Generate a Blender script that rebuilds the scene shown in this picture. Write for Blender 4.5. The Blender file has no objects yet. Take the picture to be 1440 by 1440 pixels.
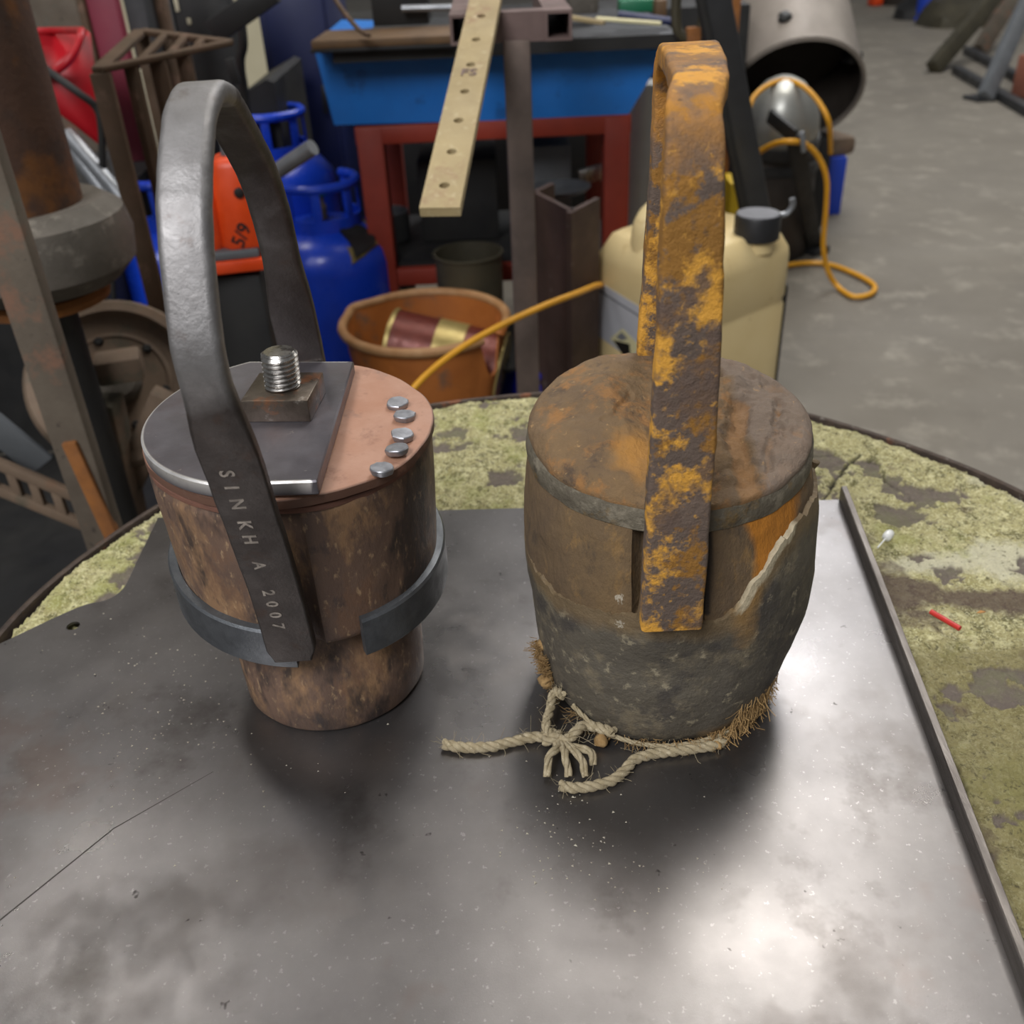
import bpy, bmesh, math, random
import numpy as np
from mathutils import Matrix, Vector, Quaternion
S = bpy.context.scene
COL = S.collection
rnd = random.Random(4)
rs = np.random.RandomState(7)
ZT = 0.5                       # height of the round table's top above the floor; all z below are measured from the table top
PI = math.pi

# ------------------------------------------------------------------ camera
F_PX = 1354.0
p_, r_ = math.radians(32.5), math.radians(2.7)
FW = np.array([0, math.cos(p_), -math.sin(p_)])
R0 = np.array([1., 0, 0]); U0 = np.cross(R0, FW)
RT = math.cos(r_) * R0 - math.sin(r_) * U0
UP = math.sin(r_) * R0 + math.cos(r_) * U0
CP = np.array([0, 0, 0.40])
cam_d = bpy.data.cameras.new('camera')
cam = bpy.data.objects.new('camera', cam_d); COL.objects.link(cam)
mw = Matrix.Identity(4)
for i in range(3):
    mw[i][0] = RT[i]; mw[i][1] = UP[i]; mw[i][2] = -FW[i]; mw[i][3] = CP[i] + (ZT if i == 2 else 0)
cam.matrix_world = mw
cam_d.sensor_fit = 'HORIZONTAL'; cam_d.sensor_width = 36
cam_d.lens = 36 * F_PX / 1440
cam_d.clip_start = 0.01; cam_d.clip_end = 60
cam_d.dof.use_dof = True; cam_d.dof.focus_distance = 0.49; cam_d.dof.aperture_fstop = 11.0
S.camera = cam
S.view_settings.view_transform = 'Standard'; S.view_settings.look = 'None'
S.view_settings.gamma = 1; S.view_settings.use_curve_mapping = False
S.view_settings.exposure = 0.0

# ------------------------------------------------------------------ light
w = bpy.data.worlds.new('hall'); S.world = w; w.use_nodes = True
w.node_tree.nodes['Background'].inputs[0].default_value = (0.95, 0.97, 1.0, 1)
w.node_tree.nodes['Background'].inputs[1].default_value = 0.17

def area(name, loc, aim, sx, sy, power, color=(1, .96, .9)):
    L = bpy.data.lights.new(name, 'AREA'); L.shape = 'RECTANGLE'; L.size = sx; L.size_y = sy
    L.energy = power; L.color = color
    o = bpy.data.objects.new(name, L); COL.objects.link(o)
    o.location = (loc[0], loc[1], loc[2] + ZT)
    d = Vector(aim) - Vector(loc); o.rotation_euler = d.to_track_quat('-Z', 'Y').to_euler()
    return o
lr = area('lamp_row_right', (.80, 2.35, 3.0), (1, 3.3, 0), 1.3, 1.8, 62); lr.rotation_euler = (0, 0, math.radians(-17))
lr = area('lamp_row_right_far', (1.45, 4.6, 3.0), (1, 3.3, 0), 1.0, 2.6, 66, (.96, .97, 1)); lr.rotation_euler = (0, 0, math.radians(-17))
area('lamp_row_left', (-1.55, 2.2, 3.0), (-1.5, 2.1, 0), .35, .6, 13)
area('lamp_behind', (-1.2, -1.5, 2.6), (-.1, .5, 0), 1.6, 1.6, 125, (.98, .98, 1))
area('lamp_far_right', (4.5, 6.5, 3.2), (4.4, 6.4, 0), 1.0, 4.0, 70)

# ------------------------------------------------------------------ materials
def c(h):
    h = h.lstrip('#'); v = [int(h[i:i+2], 16) / 255 for i in (0, 2, 4)]
    return tuple([x / 12.92 if x <= .04045 else ((x + .055) / 1.055) ** 2.4 for x in v] + [1])

def M(name, base, var=None, vs=30, rough=.6, rv=.12, metal=0., bump=0., bs=250, layers=(), stretch=(1, 1, 1),
      vd=6, trans=0., coat=0.):
    m = bpy.data.materials.new(name); m.use_nodes = True
    nt = m.node_tree; N = nt.nodes; L = nt.links
    b = N['Principled BSDF']
    tc = N.new('ShaderNodeTexCoord'); mp = N.new('ShaderNodeMapping'); mp.inputs['Scale'].default_value = stretch
    L.new(tc.outputs['Object'], mp.inputs[0])
    seed = [len(bpy.data.materials) * 3.1]
    def noise(scale, detail=5, r=.6):
        n = N.new('ShaderNodeTexNoise'); n.noise_dimensions = '4D'
        n.inputs['Scale'].default_value = scale; n.inputs['Detail'].default_value = detail
        n.inputs['Roughness'].default_value = r; seed[0] += 1.7; n.inputs['W'].default_value = seed[0]
        L.new(mp.outputs[0], n.inputs['Vector']); return n.outputs['Fac']
    def mrange(sock, a, d, lo=0., hi=1.):
        q = N.new('ShaderNodeMapRange'); q.inputs[1].default_value = a; q.inputs[2].default_value = d
        q.inputs[3].default_value = lo; q.inputs[4].default_value = hi; L.new(sock, q.inputs[0]); return q.outputs[0]
    def mix(f, A, B):
        q = N.new('ShaderNodeMix'); q.data_type = 'RGBA'
        L.new(f, q.inputs[0])
        for s, idx in ((A, 6), (B, 7)):
            if isinstance(s, tuple): q.inputs[idx].default_value = s
            else: L.new(s, q.inputs[idx])
        return q.outputs[2]
    def mixf(f, A, B):
        q = N.new('ShaderNodeMix'); q.data_type = 'FLOAT'
        L.new(f, q.inputs[0])
        for s, idx in ((A, 2), (B, 3)):
            if isinstance(s, (float, int)): q.inputs[idx].default_value = s
            else: L.new(s, q.inputs[idx])
        return q.outputs[0]
    base = c(base); col = base
    if var: col = mix(mrange(noise(vs, vd, .65), .32, .68), base, c(var))
    met = metal; ro = mrange(noise(vs * 1.7, 4), .3, .7, max(rough - rv, .02), min(rough + rv, 1.))
    hb = noise(bs, 6, .7) if bump else None
    for l in layers:
        if l.get('attr'):
            a = N.new('ShaderNodeAttribute'); a.attribute_name = l['attr']; f = a.outputs['Fac']
            if l.get('scale'):
                q = N.new('ShaderNodeMath'); q.operation = 'MULTIPLY_ADD'
                L.new(noise(l['scale'], l.get('detail', 5)), q.inputs[0]); q.inputs[1].default_value = l.get('amt', .8); L.new(f, q.inputs[2])
                f = mrange(q.outputs[0], l.get('lo', .6), l.get('hi', .9))
        else:
            f = mrange(noise(l['scale'], l.get('detail', 5), l.get('r', .68)), .5+(l['lo']-.5)*.72, .5+(l['hi']-.5)*.72)
        if l.get('k', 1) != 1:
            q = N.new('ShaderNodeMath'); q.operation = 'MULTIPLY'; L.new(f, q.inputs[0]); q.inputs[1].default_value = l['k']; f = q.outputs[0]
        col = mix(f, col, c(l['c']))
        if 'metal' in l: met = mixf(f, met, l['metal'])
        if 'rough' in l: ro = mixf(f, ro, l['rough'])
    if isinstance(col, tuple): b.inputs['Base Color'].default_value = col
    else: L.new(col, b.inputs['Base Color'])
    if isinstance(met, float) or isinstance(met, int): b.inputs['Metallic'].default_value = met
    else: L.new(met, b.inputs['Metallic'])
    L.new(ro, b.inputs['Roughness'])
    if trans: b.inputs['Transmission Weight'].default_value = trans
    if coat: b.inputs['Coat Weight'].default_value = coat; b.inputs['Coat Roughness'].default_value = .25
    if bump:
        q = N.new('ShaderNodeBump'); q.inputs['Strength'].default_value = bump; q.inputs['Distance'].default_value = .002
        L.new(hb, q.inputs['Height']); L.new(q.outputs[0], b.inputs['Normal'])
    return m

# ------------------------------------------------------------------ object helpers
def origin(o):
    v = np.zeros(3)
    while o is not None: v += np.array(o.location); o = o.parent
    return v
def thing(name, label, cat, loc=(0, 0, 0), group=None):
    o = bpy.data.objects.new(name, None); COL.objects.link(o); o.empty_display_size = .02
    o.location = (loc[0], loc[1], loc[2] + ZT); o['label'] = label; o['category'] = cat
    if group: o['group'] = group
    return o
def tag(o, label, cat, group=None, kind=None):
    o['label'] = label; o['category'] = cat
    if group: o['group'] = group
    if kind: o['kind'] = kind
    return o
class G:                       # a geometry bag, world coordinates (z from the table top)
    def __init__(s): s.v = np.zeros((0, 3)); s.f = []
    def add(s, v, f):
        n = len(s.v); s.v = np.vstack([s.v, np.asarray(v, float).reshape(-1, 3)]); s.f += [[i + n for i in q] for q in f]; return s
    def __add__(s, o): g = G(); g.add(s.v, s.f); g.add(o.v, o.f); return g
def obj(name, g, mat, parent=None, loc=None, smooth=35, attrs=None, label=None):
    if parent is not None: org = origin(parent) - np.array([0, 0, ZT])
    elif loc is not None: org = np.array(loc, float)
    else:
        org = np.array([g.v[:, 0].mean(), g.v[:, 1].mean(), g.v[:, 2].min()])
    me = bpy.data.meshes.new(name); me.from_pydata((g.v - org).tolist(), [], g.f); me.materials.append(mat)
    if smooth:
        me.polygons.foreach_set('use_smooth', [True] * len(me.polygons)); me.set_sharp_from_angle(angle=math.radians(smooth))
    if attrs:
        for k, a in attrs.items():
            at_ = me.attributes.new(k, 'FLOAT', 'POINT'); at_.data.foreach_set('value', np.asarray(a, np.float32))
    me.update()
    o = bpy.data.objects.new(name, me); COL.objects.link(o)
    if parent is not None: o.parent = parent
    else: o.location = (org[0], org[1], org[2] + ZT)
    if label: o['label'] = label
    return o
def ray(x, y): return RT * (x - 720) / F_PX - UP * (y - 720) / F_PX + FW
def V(x, y, Y):                # measured point at distance Y in front of the lens
    d = ray(x, y); return CP + d * (Y / d[1])
def W(x, y, z=0.):             # measured point on a level at height z
    d = ray(x, y); return CP + d * ((z - CP[2]) / d[2])

def loft(rings, cap=True, closed=True):
    n = len(rings[0]); v = np.vstack(rings); f = []
    for i in range(len(rings) - 1):
        for j in range(n if closed else n - 1):
            k = (j + 1) % n; f.append([i*n+j, i*n+k, (i+1)*n+k, (i+1)*n+j])
    if cap and closed:
        f.append(list(range(n))[::-1]); f.append([(len(rings)-1)*n + j for j in range(n)])
    g = G(); g.add(v, f); return g
def lathe(profile, cen=(0, 0, 0), n=48, axis=None, cap=True):
    t = np.linspace(0, 2*PI, n, endpoint=False); rings = []
    for r, z in profile: rings.append(np.c_[r*np.cos(t), r*np.sin(t), np.full(n, z)])
    g = loft(rings, cap)
    if axis is not None:
        q = Vector((0, 0, 1)).rotation_difference(Vector(axis).normalized()); m = np.array(q.to_matrix()); g.v = g.v @ m.T
    g.v = g.v + np.array(cen); return g
def box(cen, size, rz=0., bev=.0, R=None):
    bm = bmesh.new(); bmesh.ops.create_cube(bm, size=1)
    for v in bm.verts: v.co = Vector((v.co.x*size[0], v.co.y*size[1], v.co.z*size[2]))
    if bev: bmesh.ops.bevel(bm, geom=bm.edges[:], offset=bev, segments=2, affect='EDGES', profile=.5)
    bm.verts.ensure_lookup_table()
    v = np.array([x.co for x in bm.verts]); f = [[q.index for q in p.verts] for p in bm.faces]; bm.free()
    if R is None:
        cz, sz = math.cos(rz), math.sin(rz); R = np.array([[cz, -sz, 0], [sz, cz, 0], [0, 0, 1]])
    g = G(); g.add(v @ np.asarray(R).T + np.array(cen), f); return g
def wbox(x0, y0, x1, y1, Y, depth, z0=None, z1=None, bev=.003):   # a box whose front was measured between two points
    a = V((x0+x1)/2, y0, Y); b = V((x0+x1)/2, y1, Y); l = V(x0, (y0+y1)/2, Y); r = V(x1, (y0+y1)/2, Y)
    za = a[2] if z1 is None else z1; zb = b[2] if z0 is None else z0
    return box(((l[0]+r[0])/2, Y + depth/2, (za+zb)/2), (r[0]-l[0], depth, za-zb), bev=bev)
def bar(a, b, wx, wy, up=(0, 0, 1), bev=.002):
    a = np.array(a, float); b = np.array(b, float); d = b - a; ln = np.linalg.norm(d); d /= ln
    u = np.array(up, float); s = np.cross(d, u)
    if np.linalg.norm(s) < 1e-4: s = np.cross(d, [1., 0, 0])
    s /= np.linalg.norm(s); u = np.cross(s, d)
    return box((a+b)/2, (wx, wy, ln), bev=bev, R=np.c_[s, u, d])
def spline(pts, n=12, closed=False):
    P = np.array(pts, float); out = []
    m = len(P)
    for i in range(m if closed else m - 1):
        if closed: p0, p1, p2, p3 = P[(i-1) % m], P[i], P[(i+1) % m], P[(i+2) % m]
        else: p0, p1, p2, p3 = P[max(i-1, 0)], P[i], P[i+1], P[min(i+2, m-1)]
        for t in np.linspace(0, 1, n, endpoint=False):
            out.append(.5*((2*p1)+(p2-p0)*t+(2*p0-5*p1+4*p2-p3)*t*t+(3*p1-p0-3*p2+p3)*t**3))
    if not closed: out.append(P[-1])
    return np.array(out)
def frames(P):
    T = np.gradient(P, axis=0); T /= np.linalg.norm(T, axis=1)[:, None]
    u = np.cross(T[0], [0, 0, 1.]); 
    if np.linalg.norm(u) < 1e-3: u = np.cross(T[0], [1., 0, 0])
    u /= np.linalg.norm(u); A = []; B = []
    for t in T:
        u = u - t*(u@t); u /= np.linalg.norm(u); A.append(u); B.append(np.cross(t, u))
    return T, np.array(A), np.array(B)
def tube(P, r, n=10, cap=True):
    P = np.array(P, float); T, A, B = frames(P); r = np.broadcast_to(r, (len(P),))
    t = np.linspace(0, 2*PI, n, endpoint=False)
    return loft([P[i] + r[i]*(np.cos(t)[:, None]*A[i] + np.sin(t)[:, None]*B[i]) for i in range(len(P))], cap)
def rope(P, r, pitch=.016, n=8, strands=3):
    P = np.array(P, float)
    seg = np.r_[0, np.cumsum(np.linalg.norm(np.diff(P, axis=0), axis=1))]
    m = max(int(seg[-1]/.0012), 12); s = np.linspace(0, seg[-1], m)
    Q = np.c_[[np.interp(s, seg, P[:, k]) for k in range(3)]].T
    T, A, B = frames(Q); g = G()
    for k in range(strands):
        ph = 2*PI*(s/pitch) + k*2*PI/strands
        C_ = Q + r*.52*(np.cos(ph)[:, None]*A + np.sin(ph)[:, None]*B)
        q = tube(C_, r*.56*(1 + .12*np.sin(s*900+k)), n); g.add(q.v, q.f)
    return g
def circ(cx, cy, r, n=96, a0=0, a1=2*PI, end=False):
    t = np.linspace(a0, a1, n, endpoint=end); return np.c_[cx + r*np.cos(t), cy + r*np.sin(t)]
def clip_poly(pts, n, d):      # keep the side where n.p <= d
    out = []; m = len(pts)
    for i in range(m):
        a, b = pts[i], pts[(i+1) % m]; da, db = a@n - d, b@n - d
        if da <= 0: out.append(a)
        if da*db < 0: out.append(a + (b-a)*da/(da-db))
    return np.array(out)
def resample(pts, n):
    P = np.vstack([pts, pts[:1]]); s = np.r_[0, np.cumsum(np.linalg.norm(np.diff(P, axis=0), axis=1))]
    t = np.linspace(0, s[-1], n, endpoint=False)
    return np.c_[np.interp(t, s, P[:, 0]), np.interp(t, s, P[:, 1])]
def prism(poly, z0, z1, bev=0.):
    poly = np.array(poly); n = len(poly); cen = poly.mean(0)
    zz = lambda p, z: np.c_[p, np.full(n, z)] if np.isscalar(z) else np.c_[p, z(p)]
    ins = cen + (poly-cen)*(1 - bev/np.linalg.norm(poly-cen, axis=1)[:, None]) if bev else poly
    if bev: 
        return loft([zz(ins, z0), zz(poly, z0+bev), zz(poly, z1-bev), zz(ins, z1)]) if bev != .0009 else loft([zz(ins, z0), zz(poly, z0+bev), zz(poly, z1-bev), zz(ins, z1), zz(cen + (poly-cen)*.97, z1)])
    return loft([zz(poly, z0), zz(poly, z1)])
# value noise on numpy arrays
def _h(i, j, k, s):
    n = (i*374761393 + j*668265263 + k*2147483647 + s*974634777) & 0xffffffff
    n = ((n ^ (n >> 13)) * 1274126177) & 0xffffffff
    return ((n ^ (n >> 16)) & 0xffff) / 65535.
def vn(P, scale, seed=0, octv=4, gain=.5):
    P = np.asarray(P, float)
    if P.shape[1] == 2: P = np.c_[P, np.zeros(len(P))]
    tot = 0; amp = 1; out = np.zeros(len(P))
    for o in range(octv):
        q = P*scale*2**o + 100 + seed*7.3; i = np.floor(q).astype(np.int64); f = q - i; f = f*f*(3-2*f)
        r = 0
        for a in (0, 1):
            for b_ in (0, 1):
                for d in (0, 1):
                    wgt = (f[:, 0] if a else 1-f[:, 0])*(f[:, 1] if b_ else 1-f[:, 1])*(f[:, 2] if d else 1-f[:, 2])
                    r = r + wgt*_h(i[:, 0]+a, i[:, 1]+b_, i[:, 2]+d, seed+o)
        out += amp*r; tot += amp; amp *= gain
    return out/tot
def ss(x, a, b): t = np.clip((x-a)/(b-a), 0, 1); return t*t*(3-2*t)

# ------------------------------------------------------------------ the materials used
m_floor = M('concrete', '#777166', '#655f55', 2.2, rough=.7, bump=.25, bs=60, layers=[dict(c='#888276', scale=9, lo=.55, hi=.75), dict(c='#5e584f', scale=3, lo=.62, hi=.8, k=.7), dict(c='#989286', scale=55, lo=.68, hi=.74, k=.5)])
m_wall = M('cream_wall', '#cfc8ae', '#bdb598', 2, rough=.8)
m_sheet = M('mild_steel_sheet', '#848180', '#6e6b6a', 9, rough=.31, rv=.06, metal=.92, bump=.05, bs=1100, layers=[dict(c='#4e4845', scale=14, lo=.6, hi=.8, k=.6), dict(c='#6e5f58', scale=5, lo=.62, hi=.72, k=.5), dict(c='#a5a3a2', scale=260, lo=.68, hi=.74, k=.4, detail=2), dict(c='#6b6561', scale=7, lo=.55, hi=.7, k=.5, rough=.5), dict(c='#2a2624', scale=70, lo=.73, hi=.78, k=.7, detail=3)])
m_edge = M('cut_steel_edge', '#8b8580', '#5f5955', 120, rough=.4, metal=.85, bump=.3, bs=700, stretch=(1, .15, 1))
m_slab = M('mossy_stone', '#9e9664', '#b8b082', 40, rough=.95, rv=.04, bump=1., bs=500, layers=[
    dict(c='#6f6a44', scale=95, lo=.5, hi=.64, r=.75), dict(c='#d6d0a0', scale=120, lo=.53, hi=.66, k=.85, r=.75), dict(c='#d2cda2', scale=520, lo=.53, hi=.64, k=.8, detail=3), dict(c='#4b4430', scale=330, lo=.6, hi=.72, k=.85),
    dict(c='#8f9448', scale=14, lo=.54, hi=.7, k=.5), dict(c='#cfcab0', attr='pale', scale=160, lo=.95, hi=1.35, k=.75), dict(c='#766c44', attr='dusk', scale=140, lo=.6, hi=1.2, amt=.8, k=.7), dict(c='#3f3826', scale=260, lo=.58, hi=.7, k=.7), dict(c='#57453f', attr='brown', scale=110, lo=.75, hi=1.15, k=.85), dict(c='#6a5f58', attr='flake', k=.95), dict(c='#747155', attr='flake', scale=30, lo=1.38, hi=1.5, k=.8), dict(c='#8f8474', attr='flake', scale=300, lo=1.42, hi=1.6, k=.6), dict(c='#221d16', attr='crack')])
m_band = M('rusted_tyre_band', '#54473d', '#3b322d', 60, rough=.65, metal=.45, bump=.5, bs=300, layers=[dict(c='#7c5038', scale=45, lo=.58, hi=.7), dict(c='#8a837b', scale=120, lo=.64, hi=.74, k=.6, metal=.8)])
m_wood = M('oiled_wood', '#725a4a', '#503f36', 22, rough=.52, rv=.1, bump=.3, bs=320, stretch=(1, 1, .45), layers=[dict(c='#8e6e4f', scale=34, lo=.5, hi=.64, k=.85), dict(c='#2f2826', scale=20, lo=.54, hi=.64, k=.85), dict(c='#6b4f3c', scale=55, lo=.55, hi=.68, k=.7), dict(c='#b89a74', scale=240, lo=.6, hi=.74, k=.5), dict(c='#3c3331', scale=90, lo=.62, hi=.72, k=.6), dict(c='#a67a43', attr='scuff', scale=350, lo=.9, hi=1.2)])
m_leather = M('new_leather', '#a9795f', '#b98f78', 30, rough=.62, bump=.12, bs=600, layers=[dict(c='#5d4133', attr='side'), dict(c='#8a5f4c', scale=60, lo=.56, hi=.72, k=.6), dict(c='#7a6a64', scale=20, lo=.62, hi=.78, k=.6)])
m_leather_edge = M('leather_edge', '#7b5342', '#5a3c31', 40, rough=.7, bump=.4, bs=400, stretch=(1, 1, 4))
m_plate = M('blued_steel', '#7a777c', '#6a666b', 40, rough=.38, rv=.06, metal=.75, bump=.08, bs=600, layers=[dict(c='#f2efea', attr='ground', metal=.8, rough=.35), dict(c='#6d5f5f', scale=25, lo=.5, hi=.75, k=.5), dict(c='#a8a29c', scale=220, lo=.7, hi=.75, k=.6)])
m_forged = M('forged_steel', '#5a5552', '#4a4441', 45, rough=.52, rv=.08, metal=.8, bump=.3, bs=180, layers=[dict(c='#8b8988', attr='worn', scale=70, lo=.75, hi=1.5), dict(c='#56443a', scale=60, lo=.6, hi=.75, k=.5)])
m_hoop = M('hoop_steel', '#727578', '#585b5e', 50, rough=.42, metal=.75, bump=.2, bs=220)
m_bright = M('bright_steel', '#c2bfba', '#8f8b86', 120, rough=.28, metal=1., bump=.1, bs=500)
m_nut = M('nut_steel', '#71675c', '#4f463d', 60, rough=.38, metal=.8, bump=.15, bs=400, layers=[dict(c='#9a6038', scale=55, lo=.55, hi=.72, k=.7), dict(c='#aaa49a', scale=90, lo=.64, hi=.75, k=.5)])
m_nail = M('nail_heads', '#b0b1b6', '#8d8e93', 150, rough=.45, metal=.8)
m_stamp = M('stamped_bright', '#9c958b', '#5f5953', 160, rough=.4, metal=.7)  # brighter steel colour stands for highlights in the punched marks
m_rustbar = M('ochre_rust_bar', '#705f53', '#5a4d44', 30, rough=.8, rv=.08, metal=.15, bump=.9, bs=260, layers=[
    dict(c='#94692c', scale=28, lo=.49, hi=.55), dict(c='#dca23e', scale=36, lo=.535, hi=.62, k=.95), dict(c='#c88a30', attr='ochre', scale=90, lo=.8, hi=1.25, k=.8), dict(c='#665449', scale=24, lo=.55, hi=.64, k=.9), dict(c='#dca444', scale=180, lo=.64, hi=.74, k=.6), dict(c='#2c2219', scale=240, lo=.68, hi=.76, k=.5)])
m_oldwood = M('old_wood', '#715b3d', '#5a4936', 26, rough=.85, bump=.9, bs=220, stretch=(1, 1, .5), layers=[dict(c='#473c30', scale=40, lo=.56, hi=.7, k=.8), dict(c='#87693f', scale=60, lo=.58, hi=.7, k=.7), dict(c='#a5691b', attr='orange', scale=70, lo=.75, hi=1.05), dict(c='#b9b19f', attr='fleck', scale=700, lo=1.28, hi=1.36, k=.7), dict(c='#17110c', attr='slot')])
m_oldcup = M('hardened_leather', '#5f584b', '#4a443b', 24, rough=.66, rv=.1, bump=.8, bs=200, layers=[dict(c='#7d715a', scale=40, lo=.52, hi=.7, k=.8), dict(c='#413c37', scale=26, lo=.56, hi=.66, k=.85), dict(c='#9a8f76', scale=110, lo=.6, hi=.72, k=.75), dict(c='#6e5a3c', attr='top', scale=60, lo=.7, hi=1.3, k=.75), dict(c='#8a6a3c', attr='tan', scale=60, lo=.8, hi=1.15, k=.8), dict(c='#b8ad92', attr='lip', scale=150, lo=.95, hi=1.4, k=.8), dict(c='#b9b19f', attr='fleck', scale=700, lo=1.28, hi=1.36, k=.7)])
m_oldtop = M('old_top_leather', '#7d6444', '#63503b', 34, rough=.85, bump=1., bs=200, layers=[dict(c='#94693a', scale=45, lo=.5, hi=.64, k=.8), dict(c='#4b3e33', scale=55, lo=.58, hi=.7, k=.8), dict(c='#b07c34', attr='orange', scale=90, lo=.75, hi=1.25, k=.75), dict(c='#7b6c5f', attr='greyed', scale=60, lo=.6, hi=1., k=.85), dict(c='#8f6a42', attr='crack', scale=120, lo=.8, hi=1.2, k=.7), dict(c='#c09a66', scale=200, lo=.66, hi=.76, k=.5)])
m_oldrim = M('old_rim_plate', '#6e6757', '#554d40', 40, rough=.7, metal=.15, bump=.9, bs=200, layers=[dict(c='#8b8270', scale=60, lo=.55, hi=.68, k=.7), dict(c='#3d372e', scale=50, lo=.56, hi=.68, k=.7), dict(c='#7a6034', scale=40, lo=.58, hi=.7, k=.7)])
m_twine = M('jute_twine', '#b8aa8c', '#938465', 260, rough=.95, bump=.6, bs=1500, layers=[dict(c='#c9bc9f', scale=400, lo=.56, hi=.7, k=.7)])
m_fuzz = M('jute_fuzz', '#a5875a', '#7d6038', 200, rough=.95)
m_grit = M('pale_grit', '#c4bda9', '#8d857a', 100, rough=.9)
m_red = M('red_sleeve', '#c23029', '#a52822', 90, rough=.45)
m_white = M('white_plastic', '#dedfdb', rough=.35)
m_leaf = M('dry_leaf', '#b98a52', '#9a6a35', 200, rough=.8)
m_rustpipe = M('rusty_pipe', '#5d4232', '#4a352b', 7, rough=.8, metal=.2, bump=.5, bs=120, layers=[dict(c='#7c4f25', scale=11, lo=.55, hi=.7, k=.8), dict(c='#3b302b', scale=6, lo=.58, hi=.72, k=.7)])
m_castiron = M('cast_iron', '#6e675e', '#4f4a42', 12, rough=.7, metal=.3, bump=.4, bs=150, layers=[dict(c='#8a8378', scale=40, lo=.58, hi=.7, k=.6)])
m_brown = M('dusty_brown_iron', '#7d6a57', '#655445', 9, rough=.8, metal=.1, bump=.3, bs=110, layers=[dict(c='#7a5f4a', scale=16, lo=.56, hi=.72, k=.8), dict(c='#4e4d40', scale=12, lo=.56, hi=.7, k=.8)])
m_post = M('scuffed_post', '#6a6053', '#544a3f', 10, rough=.75, metal=.1, bump=.3, bs=140, layers=[dict(c='#7e5c49', scale=13, lo=.57, hi=.7, k=.8), dict(c='#585b50', scale=17, lo=.58, hi=.7, k=.8), dict(c='#3a332d', scale=60, lo=.66, hi=.74, k=.8)])
m_orangerust = M('orange_rust', '#8f5a28', '#704623', 30, rough=.85, bump=.3)
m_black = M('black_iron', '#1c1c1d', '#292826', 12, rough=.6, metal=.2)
m_darkgrey = M('dark_grey_steel', '#3a3b3d', '#2d2d2e', 10, rough=.5, metal=.4)
m_grey = M('grey_paint', '#64676a', '#55585a', 10, rough=.55, metal=.1)
m_lgrey = M('galvanised_tube', '#97999c', '#7f8285', 20, rough=.4, metal=.7)
m_rack = M('rack_brown', '#4b3b29', '#5d4735', 14, rough=.7, metal=.2, layers=[dict(c='#765b4a', scale=20, lo=.58, hi=.7, k=.7)])
m_redplastic = M('red_plastic', '#b30d1c', '#9a0817', 6, rough=.45)
m_magenta = M('dark_red_panel', '#7d2137', '#6b1b2e', 5, rough=.6)
m_orange = M('orange_paint', '#df4a16', '#c53c10', 18, rough=.42, layers=[dict(c='#5a2413', scale=40, lo=.66, hi=.74, k=.8)])
m_marker = M('black_marker', '#150f0c', rough=.6)
m_blueg = M('gas_bottle_blue', '#1c48d0', '#163cb8', 8, rough=.32)
m_bluedk = M('navy_paint', '#101c4c', '#0c1540', 6, rough=.5)
m_bluetank = M('tank_blue', '#1470c4', '#0f60ae', 5, rough=.45, layers=[dict(c='#0a3a6a', scale=14, lo=.6, hi=.7, k=.5)])
m_bluecrate = M('crate_blue', '#0e1fa0', '#0b1884', 8, rough=.5)
m_redframe = M('red_oxide_frame', '#8e2f1c', '#7a2617', 10, rough=.6)
m_board = M('birch_bar', '#a8966f', '#93825f', 16, rough=.8, bump=.3, bs=200, layers=[dict(c='#8a6a52', scale=18, lo=.58, hi=.72, k=.6), dict(c='#bdaf8d', scale=80, lo=.6, hi=.72, k=.6)])
m_trayboard = M('greasy_board', '#6e5335', '#4d3a27', 12, rough=.7)
m_rhs = M('mill_steel_section', '#7a6661', '#62514d', 14, rough=.6, metal=.3, bump=.15, bs=200)
m_tubegrey = M('mill_tube', '#74655c', '#5c514b', 18, rough=.55, metal=.4)
m_hbeam = M('red_brown_beam', '#55423b', '#43342e', 12, rough=.7, metal=.25, bump=.15, bs=160, layers=[dict(c='#8b827c', scale=40, lo=.7, hi=.76, k=.6)])
m_pot = M('olive_tin', '#4d4838', '#3c382c', 10, rough=.6, metal=.4)
m_bucket = M('terracotta_plastic', '#b0692d', '#9a5824', 12, rough=.6, bump=.15, bs=100, layers=[dict(c='#6a5443', scale=14, lo=.58, hi=.72, k=.75), dict(c='#c9793a', scale=10, lo=.58, hi=.7, k=.6)])
m_bucketrim = M('bucket_rim', '#b18a60', '#96693c', 30, rough=.6)
m_tin = M('brown_red_tin', '#6e2f22', '#5c271c', 60, rough=.4, metal=.3)
m_tinstripe = M('brass_stripe', '#b7a468', '#a08c54', 30, rough=.35, metal=.5)
m_jug = M('cream_hdpe', '#dcc795', '#d0b882', 5, rough=.5, bump=.1, bs=40, layers=[dict(c='#a5854e', scale=22, lo=.66, hi=.76, k=.6)])
m_label = M('jug_label', '#b9b9bd', '#aaabb0', 12, rough=.5)
m_cap = M('black_cap', '#1a1a1c', rough=.5)
m_capdust = M('dusty_cap_top', '#77787c', '#6a6a6e', 20, rough=.7)
m_cable = M('yellow_cable', '#d79a1e', '#c58a16', 30, rough=.5)
m_drum = M('grey_drum', '#8a8178', '#776f66', 6, rough=.55, metal=.3)
m_drumin = M('drum_inside', '#3d3630', '#2c2621', 6, rough=.6, metal=.3)
m_cone = M('spun_steel_cone', '#a4a49e', '#8a8a85', 6, rough=.42, metal=.7)
m_green = M('green_plastic', '#1d6b4a', rough=.5)
m_ruler = M('cream_rule', '#cfc79c', rough=.5)
m_redbrown = M('brick_red_block', '#8d5845', '#744535', 10, rough=.8)
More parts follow.
